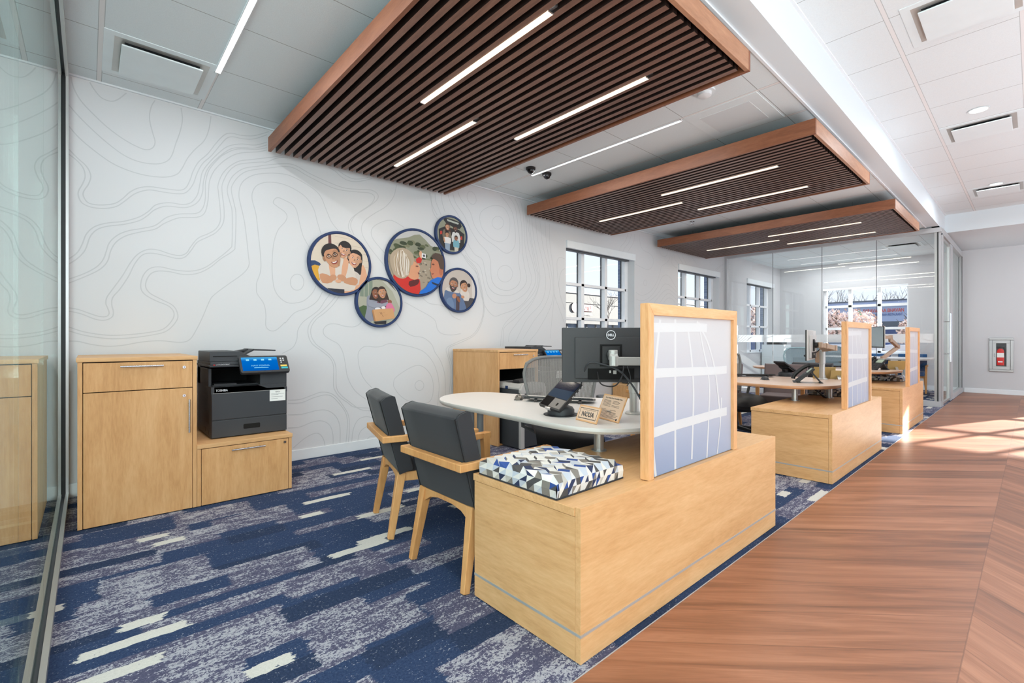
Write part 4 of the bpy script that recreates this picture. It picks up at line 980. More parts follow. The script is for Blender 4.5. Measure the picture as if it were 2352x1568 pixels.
sb.bsdf(sb.mix(w_.outputs['Fac'], lin((24, 26, 30)), lin((44, 47, 52))), .42, 0, .5); M['seatblack'] = sb.m
AZ = math.atan2(-FWD.y, -FWD.x)
t0 = task_chair('grey mesh task chair behind the white table with the signs', (2.60, 2.30, 0), AZ + .05)
dup(t0, 'dark mesh task chair at the warm table, cut off by the large screen', (5.53, 2.3, 0), AZ + .25)
tb = task_chair('pale blue mesh task chair behind the edge-on monitor', (8.45, 2.34, 0), AZ + .1, 'mesh_teal')
dup(tb, 'pale teal mesh chair inside the glass room, beside its window', (11.3, 2.73, 0), math.radians(215))
# ================================================================== things on the desks
TZ = .6852
def wpos(u, v, w):
    """no helper positions here: kept for readability of offsets along the forward / right axes"""
    return FWD * u + RGT * v + Vector((0, 0, w))
def monitor(label, loc, rz, arm, back='monback', metal='silver', grp='desk monitors on silver arms'):
    """loc is the centre of the panel; local screen faces +X, back faces -X; arm: local path from the back plate to the post, post (x, y, top z, foot z)"""
    t = thing('desk_monitor', label, 'monitor', loc, rz, grp)
    W, H = .54, .306
    c = MB().prism(rrect(-W / 2, W / 2, -H / 2, H / 2, .006), .022, axis='X', base=-.02)
    c.box(-.035, -.02, -.2, .2, -.13, .1)
    c.build('housing', back, t, bevel=.003)
    MB().prism(rrect(-W / 2 - .0005, W / 2 + .0005, -H / 2 - .0005, H / 2 + .0005, .006), .0125, axis='X', base=-.0103).build('bezel', 'black', t)
    MB().box(.0023, .003, -W / 2 + .008, W / 2 - .008, -H / 2 + .018, H / 2 - .008).build('screen', 'monscreen', t)
    b = MB().box(-.0362, -.035, -.13, .13, -.135, -.07, 0).box(-.038, -.035, -.13, .13, -.075, -.07, 1); b.build('port_bay', ['void', 'black'], t)
    build_each(MB().box(-.038, -.036, -.03, -.012, -.105, -.085).box(-.038, -.036, .0, .01, -.1, -.085), 'plug', 'silver', t)
    MB().lathe([(.0265, -.0355), (.0265, -.0362), (.0232, -.0362), (.0232, -.0355)], 30, c=(0, 0, .112), axis='X', caps=False).text('DELL', .018, (-.0364, 0, .112), (0, -1, 0), (0, 0, 1), bold=.03, width=.037).build('maker_badge', 'label_text', t)
    MB().box(-.037, -.034, -.062, .062, -.063, .06).build('mount_recess', 'void', t)
    pl = MB().box(-.044, -.036, -.05, .05, -.05, .05).cyl((-.044, 0, .0), (-.07, 0, .0), .03, n=20).cyl((-.07, 0, 0), (-.08, 0, 0), .022, n=18)
    pl.build('mount_plate', 'black', t, bevel=.003)
    a = MB(); path, post = arm
    for p, q in zip(path, path[1:]): a.bar(p, q, .042, .046, 0)
    for p in path: a.cyl((p[0], p[1], p[2] - .027), (p[0], p[1], p[2] + .03), .025, n=18)
    ar = a.build('support_arm', metal, t, bevel=.004)
    x, y, zt, zf = post
    MB().cyl((x, y, zf + .012), (x, y, zf + (zt - zf) * .52), .026, n=20).cyl((x, y, zf + (zt - zf) * .525), (x, y, zt - .01), .03, n=20).cyl((x, y, zt - .01), (x, y, zt), .03, .024, n=20).build('post', 'silver', ar, smooth=True)
    MB().box(x - .02, x + .06, y - .02, y + .02, zf + (zt - zf) * .56, zt - .012).build('post_bracket', metal, ar, bevel=.006)
    MB().lathe([(.052, zf), (.052, zf + .006), (.044, zf + .013), (.026, zf + .014)], 24, c=(x, y, 0)).build('foot', 'silver', ar, smooth=True)
    return t
mb_ = NT('monitor_back'); nn = mb_.noise(mb_.coord('Object'), 900, 1); mb_.bsdf(mb_.mix(nn, lin((44, 44, 46)), lin((66, 66, 68))), .5, 0, .4); M['monback'] = mb_.m
M['lightsilver'] = plain((214, 213, 210), .35, .1, name='pale_monitor_back')
M['monscreen'] = plain((122, 142, 150), .25, name='idle_screen_glass')
def local(center, rz, p):
    d = Vector(p) - Vector(center); c, s = math.cos(-rz), math.sin(-rz)
    return (d.x * c - d.y * s, d.x * s + d.y * c, d.z)
def place_monitor(label, center, rz, path, post, back='monback', metal='silver'):
    lp = [local(center, rz, p) for p in path]; q = local(center, rz, (post[0], post[1], post[2]))
    return monitor(label, center, rz, (lp, (q[0], q[1], q[2], TZ - center[2])), back, metal)
AF = math.atan2(FWD.y, FWD.x)
mc = FWD * 2.66 + RGT * .552 + Vector((0, 0, 1.022))
bk = mc - FWD * .09
place_monitor('large black monitor seen from behind above the white table', mc, AF,
              [bk, bk - FWD * .02 + Vector((0, 0, -.03)), Vector((2.47, 1.32, .985)), Vector((2.43, 1.42, .93)), Vector((2.319, 1.53, .92))], (2.319, 1.53, .912))
m2 = FWD * 4.9 + RGT * 3.1 + Vector((0, 0, 1.05)); m2 = Vector((m2.x, m2.y, 1.05)); a2 = math.radians(98)
n2 = Vector((math.cos(a2), math.sin(a2), 0)); b2 = m2 - n2 * .09
place_monitor('monitor seen edge-on above the warm table, with a bronze toned arm', m2, a2, [b2, b2 + RGT * .06 + Vector((0, 0, -.01)), b2 + RGT * .15 + Vector((0, 0, -.03)), Vector((5.8, 1.51, 1.0))], (5.8, 1.51, 1.0), 'lightsilver', 'bronze')
m3 = Vector((8.46, 1.52, 1.14)); a3 = math.radians(116); n3 = Vector((math.cos(a3), math.sin(a3), 0)); b3 = m3 - n3 * .08
e3 = FWD * 6.9 + RGT * 5.66 + Vector((0, 0, 1.0)); s3 = FWD * 6.9 + RGT * 5.43 + Vector((0, 0, .83))
place_monitor('monitor beside the second screen, on an arm that slopes steeply down', m3, a3, [b3, b3 + RGT * .1, b3 + RGT * .1 + Vector((0, 0, -.04)), e3, s3], (s3.x, s3.y, .83), 'lightsilver', 'bronze')

# --- tablet terminals on swivel stands
def tablet(label, base, ex, ez):
    """base on the table; ex = along the tablet's right edge, ez = its up direction (both unit)"""
    t = thing('tablet_terminal', label, 'tablet', base, 0, 'tablet terminals on round stands')
    ex, ez = Vector(ex).normalized(), Vector(ez).normalized(); ez = (ez - ex * ez.dot(ex)).normalized(); ny = ez.cross(ex)   # ny points to the back
    T = Matrix((ex, ny, ez)).transposed().to_4x4(); T.translation = Vector((.0, -.0, .118))
    s = MB().lathe([(.098, 0), (.098, .004), (.001, .004)], 32); s.build('stand_plate', 'black', t)
    MB().lathe([(.075, .004), (.076, .03), (.066, .045), (.045, .052), (.001, .053)], 28).build('stand_body', 'charcoal_d', t, smooth=True)
    MB().bar((0, 0, .04), tuple(Vector((0, 0, .118)) + ny * .03), .05, .04).build('neck', 'black', t, bevel=.004)
    b = MB(); b.M = T; b.prism(rrect(-.078, .078, -.118, .112, .012), .017, axis='Y', base=0); b.box(-.07, .07, .017, .03, -.09, .02)
    bd_ = b.build('tablet_body', 'black', t, bevel=.003)
    b = MB(); b.M = T; b.prism(rrect(-.07, .07, -.035, .104, .004), .0012, axis='Y', base=-.0012); b.build('screen', 'tabscreen', bd_)
    b = MB(); b.M = T; b.box(-.07, -.012, -.0012, .0, -.108, -.04, 0).box(-.01, .07, -.0012, .0, -.108, -.04, 1).box(.03, .04, -.002, -.0012, -.09, -.07, 0); b.build('card_reader', ['blackgloss', 'taupe'], bd_)
    b = MB(); b.M = T
    for k in range(4): b.box(.0775, .081, .004, .012, .09 - .03 * k, .105 - .03 * k)
    b.box(-.02, .02, -.006, .012, -.126, -.117); b.build('clips', 'chrome', bd_)
    return t, T
ts = NT('dark_blue_tablet_screen'); gz = ts.coord('Generated'); sp_ = ts.n('ShaderNodeSeparateXYZ'); ts.l(gz, sp_.inputs[0])
ts.bsdf(ts.mix(ts.math('GREATER_THAN', ts.math('ADD', sp_.outputs[0], ts.math('MULTIPLY', sp_.outputs[2], .7)), .82), lin((52, 62, 78)), lin((30, 34, 52))), .08, 0, .5); M['tabscreen'] = ts.m
M['taupe'] = plain((104, 98, 94), .35, name='taupe_plastic')
tx = RGT * .1025 - FWD * .107 + Vector((0, 0, -.022)); tz = RGT * .1416 + FWD * .108 + Vector((0, 0, .132))
T1, TM = tablet('tablet terminal tilted on a round black stand beside the two small signs', (1.985, 1.79, TZ), tx, tz)
tb1 = Vector((1.985, 1.79, TZ)) + TM @ Vector((.06, .01, .112))
t2, _ = tablet('tablet terminal on the warm table, tipped back and seen from its side', (5.98, 1.92, TZ), -RGT * .3 + FWD * 1, -RGT * .86 - FWD * .1 + Vector((0, 0, .5)))

# cables
def cable(label, pts, r, mat='black', name='power_cable'):
    tag(MB().tube(smooth_path([Vector(p) for p in pts], 8), r, 8).build(name, mat, smooth=True), label, 'cable')
P_ = lambda f, r_, z: tuple(FWD * f + RGT * r_ + Vector((0, 0, z)))
cable('grey cable arching from the tilted tablet to the monitor post', [tuple(tb1), P_(2.6, .42, .975), P_(2.58, .5, .972), P_(2.55, .58, .94), P_(2.52, .64, .87), P_(2.48, .69, .77), P_(2.46, .72, TZ + .006)], .005, 'charcoal')
cable('black cable looping below the large monitor', [P_(2.59, .47, .93), P_(2.52, .47, .88), P_(2.5, .5, .862), P_(2.5, .55, .865), P_(2.51, .585, .91), P_(2.53, .6, .965)], .0035)
cable('second thin cable hanging from the arm of the large monitor', [P_(2.53, .62, .965), P_(2.5, .63, .9), P_(2.5, .61, .862)], .0028)
cable('cables bundled below the warm table between its legs', [(5.2, 1.45, .655), (5.25, 1.4, .6), (5.36, 1.36, .545), (5.42, 1.4, .54), (5.4, 1.45, .6), (5.36, 1.5, .654)], .006)
cable('black cable hanging from the arm of the edge-on monitor', [(5.75, 1.52, 1.0), (5.65, 1.58, .93), (5.6, 1.62, .94), (5.7, 1.55, .98)], .005)

# --- desk signs
def sign(label, x, y, rz, W, H, big, lines, wood_mat='signwood'):
    """leaning plaque on a small metal foot; local front is +X"""
    t = thing('desk_sign', label, 'sign', (x, y, TZ), rz, 'small framed desk signs')
    R = Matrix.Translation((0, 0, .002)) @ Matrix.Rotation(math.radians(-24), 4, 'Y')
    b = MB(); b.M = R; b.box(-.006, 0, -W / 2, W / 2, 0, H); pl = b.build('plaque', wood_mat, t, bevel=.001)
    b = MB(); b.M = R; b.box(0, .0006, -W / 2 + .007, W / 2 - .007, .007, H - .007); pp = b.build('sheet', 'signpaper', pl)
    k = MB(); k.M = R
    Y, Zv = (0, 1, 0), (0, 0, 1)
    if big:
        for a, b_, c, d in ((-W / 2 + .014, W / 2 - .014, H - .0165, H - .014), (-W / 2 + .014, W / 2 - .014, .014, .0165), (-W / 2 + .014, -W / 2 + .0165, .014, H - .014), (W / 2 - .0165, W / 2 - .014, .014, H - .014)): k.box(.0006, .001, a, b_, c, d)
        k.text(big, H * .42, (.0011, 0, H * .47), Y, Zv, bold=.03, width=W * .58)
        k.text('Your savings federally insured', H * .075, (.0011, 0, H * .74), Y, Zv, width=W * .6).text('National Credit Union Administration, a U.S. Government Agency', H * .07, (.0011, 0, H * .22), Y, Zv, width=W * .74)
    else:
        k.text(lines, H * .075, (.0011, 0, H * .87), Y, Zv, bold=.02, width=W * .74)
        r_ = random.Random(5)
        for col_, x0, x1 in ((0, -W * .4, -W * .03), (1, .0, W * .4)):
            for j in range(13):
                if j in (6, 7) or (col_ and j in (3, 9)): continue
                zz = H * (.76 - .045 * j); k.box(.0006, .001, x0, x0 + (x1 - x0) * r_.uniform(.6, 1), zz, zz + H * .012)
        for j in range(3):
            zz = H * (.17 - .04 * j); k.box(.0006, .001, -W * .4, W * r_.uniform(.2, .38), zz, zz + H * .012)
        k.cyl((.0006, W * .38, H * .09), (.0012, W * .38, H * .09), .006, n=12)
    k.build('printed_text', 'ink', pp)
    MB().bar((-.012, 0, .05), (-.062, 0, .001), .03, .003).box(-.07, -.0, -.015, .015, 0, .0015).build('foot', 'alu', t)
    return t
M['signwood'] = wood('sign_bamboo', (196, 146, 96), (212, 164, 116), (224, 180, 134), 'Y'); M['signpaper'] = plain((214, 184, 158), .6, name='tan_printed_sheet', var=.02)
M['signback'] = plain((196, 172, 112), .5, name='gold_sign_back')
sign('small framed sign reading NCUA at the front of the white table', 1.896, 1.541, math.radians(167.5), .168, .085, 'NCUA', '')
sign('larger framed funds availability sign behind the NCUA plaque on the white table', 2.019, 1.50, math.radians(161.5), .2, .138, None, 'Navy Federal Funds Availability Policy')
def sign_back(label, x, y, rz, W, H):
    t = sign(label, x, y, rz, W, H, None, 'Navy Federal Funds Availability Policy', 'signback'); return t
sign_back('larger gold backed sign on the warm table, seen from behind', 5.93, 1.53, math.radians(25), .2, .138)
sign_back('smaller gold backed sign on the warm table, seen from behind', 5.95, 1.40, math.radians(25), .15, .1)
sign_back('gold backed sign beside the desk phone whose display shows', 8.42, 1.30, math.radians(25), .2, .138)

# --- desk phones
def phone(label, loc, rz):
    t = thing('desk_phone', label, 'phone', loc, rz, 'black desk phones')
    R = Matrix.Translation((.1, 0, .012)) @ Matrix.Rotation(math.radians(-47), 4, 'Y')     # local z runs up the face, +X outward
    b = MB(); b.M = R; b.prism(rrect(-.1, .1, 0, .2, .012), .022, axis='X', base=-.022); bd = b.build('phone_body', 'charcoal_d', t, bevel=.004)
    b = MB(); b.M = R; b.box(0, .003, -.02, .085, .13, .188); b.build('display', 'phonelcd', bd)
    b = MB(); b.M = R
    for i in range(3):
        for j in range(4): b.box(0, .004, -.01 + .024 * i, .008 + .024 * i, .03 + .018 * j, .042 + .018 * j)
    for j in range(5): b.box(0, .004, .068, .09, .025 + .018 * j, .036 + .018 * j)
    b.build('keys', 'charcoal', bd)
    b = MB(); b.M = R; b.tube(smooth_path([Vector(p) for p in ((.022, -.072, .0), (.04, -.072, .03), (.046, -.072, .1), (.04, -.072, .17), (.022, -.072, .2))], 5), .019, 10); b.build('handset', 'black', t, smooth=True)
    MB().bar((-.03, 0, .11), (-.115, 0, .003), .12, .012).box(-.13, -.1, -.06, .06, 0, .006).box(.06, .12, -.09, .09, 0, .01).build('stand', 'charcoal', t, bevel=.002)
    return t
M['phonelcd'] = plain((178, 196, 178), .3, name='phone_lcd')
phone('black desk phone seen from its side on the warm table', (5.27, 1.50, TZ), math.radians(110))
phone('black desk phone with its keypad and pale display showing, beside the second screen', (8.2, 1.47, TZ), math.radians(140))

# --- keyboards and mice
def keyboard(label, loc, rz):
    t = thing('keyboard', label, 'keyboard', loc, rz, 'black slim keyboards')
    R = Matrix.Rotation(math.radians(7), 4, 'Y'); R.translation = Vector((0, 0, .014))
    b = MB(); b.M = R; b.prism(rrect(-.075, .075, -.235, .235, .015), .012, base=0); b.build('tray', 'black', t, bevel=.003)
    b = MB(); b.M = R
    for i in range(5):
        for j in range(15): b.box(-.06 + .024 * i, -.04 + .024 * i, -.215 + .029 * j, -.192 + .029 * j, .012, .015)
    b.build('keys', 'charcoal_d', t)
    b = MB()
    for y in (-.15, .15): b.bar((-.065, y, .022), (-.085, y, 0.001), .02, .004)
    build_each(b, 'foot', 'black', t)
    return t
kb = keyboard('slim black keyboard raised on feet at the back of the white table', (2.395, 2.17, TZ), math.atan2(.43, .73))
dup(kb, 'black keyboard on the warm table just past the post of the large screen', (5.62, 2.16, TZ), math.radians(35))
dup(kb, 'dark keyboard lying on the distant white table edge below the pale blue chair', (8.3, 1.95, TZ), math.radians(30))
def mouse(label, loc, rz, m):
    t = thing('computer_mouse', label, 'mouse', loc, rz, 'computer mice')
    b = MB(); rows = []
    for k in range(7):
        x = -.055 + .11 * k / 6; w = .031 * math.sqrt(max(.1, 1 - ((x) / .062) ** 2)); h = .036 * max(.25, (1 - ((x + .01) / .075) ** 2))
        rows.append([(x, w * math.cos(PI * i / 8), .002 + h * math.sin(PI * i / 8)) for i in range(9)])
    b.grid(rows); b.poly(rows[0]); b.poly(rows[-1][::-1]); b.build('shell', m, t, smooth=True)
    MB().cyl((.025, -.004, .033), (.025, .004, .033), .008, n=12).build('wheel', 'black', t); MB().box(-.05, .05, -.028, .028, 0, .004).build('sole', 'black', t)
    return t
M['mousegrey'] = plain((122, 116, 108), .22, .6, name='metallic_grey_mouse')
mouse('metallic grey mouse on the white table', (2.265, 2.44, TZ), math.radians(40), 'mousegrey')
mouse('dark grey mouse on the warm table', (5.3, 1.9, TZ), math.radians(45), 'charcoal')

# ================================================================== round wall photos
def clip_circle(poly, R=.985, n=40):
    """clip a convex-ish polygon to the print disc"""
    for i in range(n):
        a = 2 * PI * (i + .5) / n; nx, ny = math.cos(a), math.sin(a); out = []
        for k in range(len(poly)):
            p, q = poly[k], poly[(k + 1) % len(poly)]; dp = R - p[0] * nx - p[1] * ny; dq = R - q[0] * nx - q[1] * ny
            if dp >= 0: out.append(p)
            if (dp >= 0) != (dq >= 0):
                t = dp / (dp - dq); out.append((p[0] + (q[0] - p[0]) * t, p[1] + (q[1] - p[1]) * t))
        poly = out
        if len(poly) < 3: return []
    return poly
class Print:
    def __init__(s): s.mb = MB(); s.mats = []; s.k = 0
    def mat(s, c):
        m = plain(tuple(int(v * .93) for v in c), .6, name='print_ink', var=.06)
        if m not in s.mats: s.mats.append(m)
        return s.mats.index(m)
    def poly(s, pts, c, smooth=0):
        if smooth: pts = [(p.x, p.y) for p in smooth_path([Vector((a, b, 0)) for a, b in pts], smooth, True)]
        s.k += 1; y = -.0002 - .00012 * s.k; mi = s.mat(c); o = sum(p[0] for p in pts) / len(pts), sum(p[1] for p in pts) / len(pts)
        # fan of triangles so that concave shapes stay sound, each clipped to the disc
        from mathutils.geometry import tessellate_polygon
        for tri in tessellate_polygon([[Vector((a, b, 0)) for a, b in pts]]):
            q = clip_circle([pts[i] for i in tri])
            if len(q) >= 3: s.mb.poly([(a, y, b) for a, b in q], mi)
    def ell(s, x, y, rx, ry, c, rot=0, a0=0, a1=360):
        r = math.radians(rot); n = 22
        s.poly([(x + rx * math.cos(t) * math.cos(r) - ry * math.sin(t) * math.sin(r), y + rx * math.cos(t) * math.sin(r) + ry * math.sin(t) * math.cos(r)) for t in [math.radians(a0 + (a1 - a0) * k / n) for k in range(n + (a1 - a0 < 360))]], c)
    def face(s, x, y, r, skin, hair, rot=0, specs=False, beard=None, long=False, up=.5):
        """a smiling head: hair, face, eyes, nose, mouth, ears"""
        c, q = math.cos(math.radians(rot)), math.sin(math.radians(rot)); P = lambda a, b: (x + (a * c - b * q) * r, y + (a * q + b * c) * r)
        sh = tuple(int(v * .78) for v in skin)
        if long: s.poly([P(-.95, .5), P(-.6, 1.05), P(0, 1.25), P(.6, 1.05), P(.95, .4), P(1.1, -.7), P(1.2, -1.7), P(.6, -1.5), P(-.6, -1.5), P(-1.15, -1.6), P(-1.05, -.6)], hair, 3)
        else: s.ell(*P(0, .4), .92 * r, .9 * r, hair, rot)
        s.ell(*P(-.8, 0), .16 * r, .24 * r, sh, rot); s.ell(*P(.8, 0), .16 * r, .24 * r, sh, rot)
        s.poly([P(-.72, .45), P(-.5, .85), P(0, .95), P(.5, .85), P(.72, .45), P(.72, -.25), P(.5, -.8), P(.15, -1.08), P(-.15, -1.08), P(-.5, -.8), P(-.72, -.25)], skin, 3)
        s.poly([P(.2, .5), P(.72, .45), P(.72, -.25), P(.5, -.8), P(.2, -1.05)], tuple(int(v * .9) for v in skin), 2)
        if beard: s.poly([P(-.74, -.1), P(-.4, -.35), P(0, -.28), P(.4, -.35), P(.74, -.1), P(.62, -.75), P(.2, -1.25), P(-.2, -1.25), P(-.62, -.75)], beard, 2)
        s.poly([P(-.85, .3), P(-.8, .8), P(-.3, 1.12), P(.3, 1.15), P(.8, .85), P(.86, .3), P(.6, .62), P(.1, up + .22), P(-.4, up + .2), P(-.65, .5)], hair, 2)
        for e in (-.32, .32):
            s.ell(*P(e, .12), .13 * r, .07 * r, (240, 236, 230), rot); s.ell(*P(e, .12), .07 * r, .07 * r, (40, 28, 24), rot); s.poly([P(e - .17, .28), P(e, .36), P(e + .17, .28), P(e, .3)], hair)
            if specs:
                for a in range(0, 360, 30):
                    t0_, t1_ = math.radians(a), math.radians(a + 30); s.poly([P(e + .26 * math.cos(t0_), .1 + .2 * math.sin(t0_)), P(e + .26 * math.cos(t1_), .1 + .2 * math.sin(t1_)), P(e + .2 * math.cos(t1_), .1 + .15 * math.sin(t1_)), P(e + .2 * math.cos(t0_), .1 + .15 * math.sin(t0_))], (22, 22, 24))
        s.poly([P(-.06, .05), P(.06, .05), P(.13, -.25), P(-.13, -.25)], sh)
        s.poly([P(-.34, -.45), P(0, -.52), P(.34, -.45), P(.18, -.72), P(-.18, -.72)], (150, 60, 56), 2); s.poly([P(-.27, -.48), P(0, -.54), P(.27, -.48), P(.14, -.62), P(-.14, -.62)], (248, 244, 240))
def wall_photo(label, x, z, r, draw):
    t = thing('wall_photo', label, 'photo', (x, YW - .002, z), 0, 'round family photos in navy rims')
    MB().lathe([(r, .0), (r, -.034), (r - .004, -.038), (r - .022, -.038), (r - .024, -.03)], 64, axis='Y').build('rim', 'navy', t, smooth=True)
    p = Print(); draw(p)
    k = r - .023; p.mb.v = [Vector((v.x * k, v.y - .031, v.z * k)) for v in p.mb.v]
    p.mb.build('photo_print', p.mats, t)
SK1, SK2, SK3, SK4 = (226, 172, 136), (206, 150, 112), (146, 92, 64), (112, 70, 50)
BLK = (30, 26, 28)
def d_family(p):
    p.poly([(-1, -1), (1, -1), (1, 1), (-1, 1)], (226, 212, 194)); p.poly([(-.42, .1), (-.3, .1), (-.34, 1), (-.43, 1)], (108, 62, 62))
    for k in range(5): p.poly([(-.2, .9 - .22 * k), (1, .84 - .22 * k), (1, .825 - .22 * k), (-.2, .885 - .22 * k)], (206, 192, 174))
    p.poly([(-1, .0), (-.7, -.05), (-.6, -.4), (-1, -.3)], (38, 66, 108), 2); p.poly([(-1, -.2), (-.72, -.15), (-.66, -.6), (-.95, -.6)], (226, 170, 52), 2)
    p.poly([(.5, -.05), (.72, .0), (.88, -.3), (.92, -.8), (.5, -.95), (.42, -.4)], (214, 204, 194), 2)        # mother's top
    p.poly([(.72, .02), (.86, -.1), (.95, -.5), (.9, -.75), (.3, -1.02), (.0, -.92), (.1, -.78), (.62, -.66)], SK1, 2)
    p.face(.48, .2, .27, SK1, BLK, -14, long=True)
    p.poly([(-.72, -.15), (-.4, .08), (.1, .1), (.44, -.12), (.52, -.7), (.3, -.9), (-.5, -.9), (-.74, -.45)], (222, 212, 202), 2)   # father's shirt
    p.poly([(-.72, -.42), (-.5, -.4), (-.28, -.52), (-.32, -.66), (-.62, -.7)], SK2, 2); p.poly([(.4, -.42), (.58, -.5), (.5, -.7), (.1, -.64), (.14, -.5)], SK2, 2)
    p.poly([(-.42, .12), (-.24, .04), (-.2, -.42), (-.36, -.42)], SK1, 2); p.poly([(.1, .2), (.26, .1), (.16, -.4), (.0, -.42)], SK1, 2)
    p.face(.1, .46, .25, SK1, BLK, -18, up=.15)
    p.ell(-.28, -.5, .13, .1, SK2, 20); p.ell(.02, -.48, .16, .11, SK2, -15); p.ell(-.1, -.6, .1, .06, SK1)
    p.face(-.3, .2, .34, SK2, BLK, 22, specs=True)
    p.poly([(-.5, -.86), (.1, -.86), (.1, -1), (-.4, -1)], (36, 40, 56))
def d_box(p):
    p.poly([(-1, -1), (1, -1), (1, 1), (-1, 1)], (176, 176, 158)); p.poly([(-1, -.3), (-.5, -.2), (-.4, -.8), (-.9, -.9)], (74, 98, 58), 2)
    for k in range(3): p.poly([(-.9 + .2 * k, .2), (-.74 + .2 * k, .2), (-.74 + .2 * k, .9), (-.9 + .2 * k, .9)], (132, 146, 130))
    p.poly([(.1, .95), (.6, .5), (.95, -.2), (1, .9)], (196, 196, 186)); p.poly([(-.4, 1), (.3, .95), (.8, .5), (.5, .9)], (92, 88, 82))
    p.poly([(-.6, .2), (-.3, .28), (.0, .1), (-.1, -.7), (-.68, -.85), (-.6, -.3)], (146, 150, 164), 2); p.poly([(-.1, .15), (.3, .2), (.4, -.4), (-.1, -.5)], (112, 66, 84), 2)
    p.face(-.18, .38, .22, SK3, (44, 30, 28), -10, long=True); p.face(.1, .42, .22, SK2, (60, 40, 32), 12, long=True)
    p.poly([(-.55, .1), (-.3, .0), (.1, -.06), (.44, .06), (.44, -.06), (.0, -.24), (-.5, -.2)], (156, 160, 174), 2); p.ell(.46, .04, .1, .09, SK3)
    p.poly([(.3, -.1), (.5, -.0), (.66, -.2), (.68, -.4), (.3, -.4)], (222, 120, 158), 2); p.ell(.16, -.24, .1, .07, (240, 236, 236)); p.ell(-.1, -.3, .14, .06, (236, 232, 234))
    p.poly([(-.32, -.34), (.62, -.24), (.7, -.68), (-.2, -.84)], (214, 164, 112)); p.poly([(-.32, -.34), (-.2, -.84), (-.28, -.82), (-.38, -.38)], (180, 130, 84)); p.poly([(-.3, -.86), (.3, -.8), (.28, -.95), (-.2, -.96)], (34, 34, 38))
    for a, b, c, d in ((-.02, -.44, .04, -.54), (.06, -.44, .08, -.54), (.12, -.45, .22, -.43), (.1, -.56, .14, -.64), (.18, -.56, .34, -.54)): p.poly([(a, b), (a + .02, b), (c + .02, d), (c, d)], (120, 84, 58))
def d_hike(p):
    p.poly([(-1, -1), (1, -1), (1, 1), (-1, 1)], (204, 204, 204)); p.poly([(-1, .5), (-.3, .75), (.1, .9), (.5, .6), (1, .4), (1, -.2), (-1, -.1)], (148, 150, 128), 2)
    q = random.Random(4)
    for k in range(46): p.ell(q.uniform(-.95, .8), q.uniform(.1, .62), q.uniform(.05, .14), q.uniform(.03, .07), q.choice([(74, 84, 54), (96, 104, 70), (128, 128, 100), (58, 68, 46)]), q.uniform(-20, 10))
    p.poly([(-1, .15), (1, .1), (1, -1), (-1, -1)], (170, 156, 136))
    for k in range(40): p.ell(q.uniform(-.1, .7), q.uniform(-.7, .05), q.uniform(.02, .05), q.uniform(.015, .03), q.choice([(196, 186, 168), (140, 128, 110), (112, 104, 92)]))
    p.poly([(-.05, .1), (.15, .2), (.14, .02), (.0, -.02)], (204, 36, 30), 2); p.ell(.13, .26, .06, .12, SK1, 10); p.poly([(.15, .18), (.3, .16), (.31, .3), (.16, .32)], (236, 236, 238)); p.ell(.24, .24, .04, .04, (90, 90, 96))
    p.poly([(-.8, -.4), (-.4, -.45), (.0, -.5), (.1, -.6), (.02, -1.05), (-.8, -1.05)], (208, 40, 30), 2); p.poly([(-.3, -.62), (.05, -.52), (.02, -.68), (-.25, -.78)], (92, 24, 24), 2)
    p.poly([(-.2, .05), (.02, -.05), (.1, -.2), (.02, -.32), (.06, -.45), (-.1, -.55), (-.35, -.45), (-.4, -.1)], (222, 160, 122), 2)
    p.poly([(-.95, .0), (-.8, .28), (-.5, .4), (-.2, .28), (-.12, .08), (-.18, -.1), (-.3, -.15), (-.3, -.4), (-.5, -.55), (-.8, -.45)], (184, 166, 142), 3)
    q2 = random.Random(9)
    for k in range(34):
        u = k / 33; x0 = -.55 + .3 * (u - .5) + q2.uniform(-.04, .04); x1 = -.86 + .6 * u; b = (x1 + .06 * math.cos(u * 5), -.1 - .1 * math.sin(u * 3)); e_ = (-.74 + .44 * u, -.34 - .14 * math.sin(u * 3) + q2.uniform(-.03, .03))
        cc = q2.choice([(182, 160, 130), (222, 210, 194), (196, 176, 148), (150, 126, 98), (232, 224, 212)]); st_ = smooth_path([Vector((x0, .34 - .3 * abs(u - .45), 0)), Vector((b[0], b[1] + .12, 0)), Vector((e_[0], e_[1], 0))], 4)
        p.poly([(v.x - .013, v.y) for v in st_] + [(v.x + .013, v.y) for v in reversed(st_)], cc)
    p.ell(-.02, -.12, .05, .02, (120, 70, 56)); p.poly([(.0, -.32), (.06, -.3), (.02, -.36)], (160, 60, 56))
    p.poly([(.5, .05), (.6, .2), (.9, .1), (.95, -.4), (.75, -.5), (.52, -.42), (.5, -.28), (.44, -.2), (.5, -.1)], (206, 132, 96), 2); p.ell(.86, -.2, .07, .13, (190, 112, 80))
    p.poly([(.5, .22), (.65, .38), (.95, .3), (1, -.1), (.82, -.1), (.76, .1), (.6, .18)], (84, 66, 54), 2)
    p.ell(.57, .0, .05, .025, (110, 66, 50)); p.poly([(.5, -.3), (.6, -.28), (.55, -.34)], (150, 70, 60))
    p.poly([(.05, -1.0), (.3, -.75), (.5, -.5), (.95, -.4), (1, -1.05)], (26, 112, 214), 2); p.poly([(.5, -.56), (.95, -.66), (.95, -.74), (.55, -.63)], (30, 40, 60))
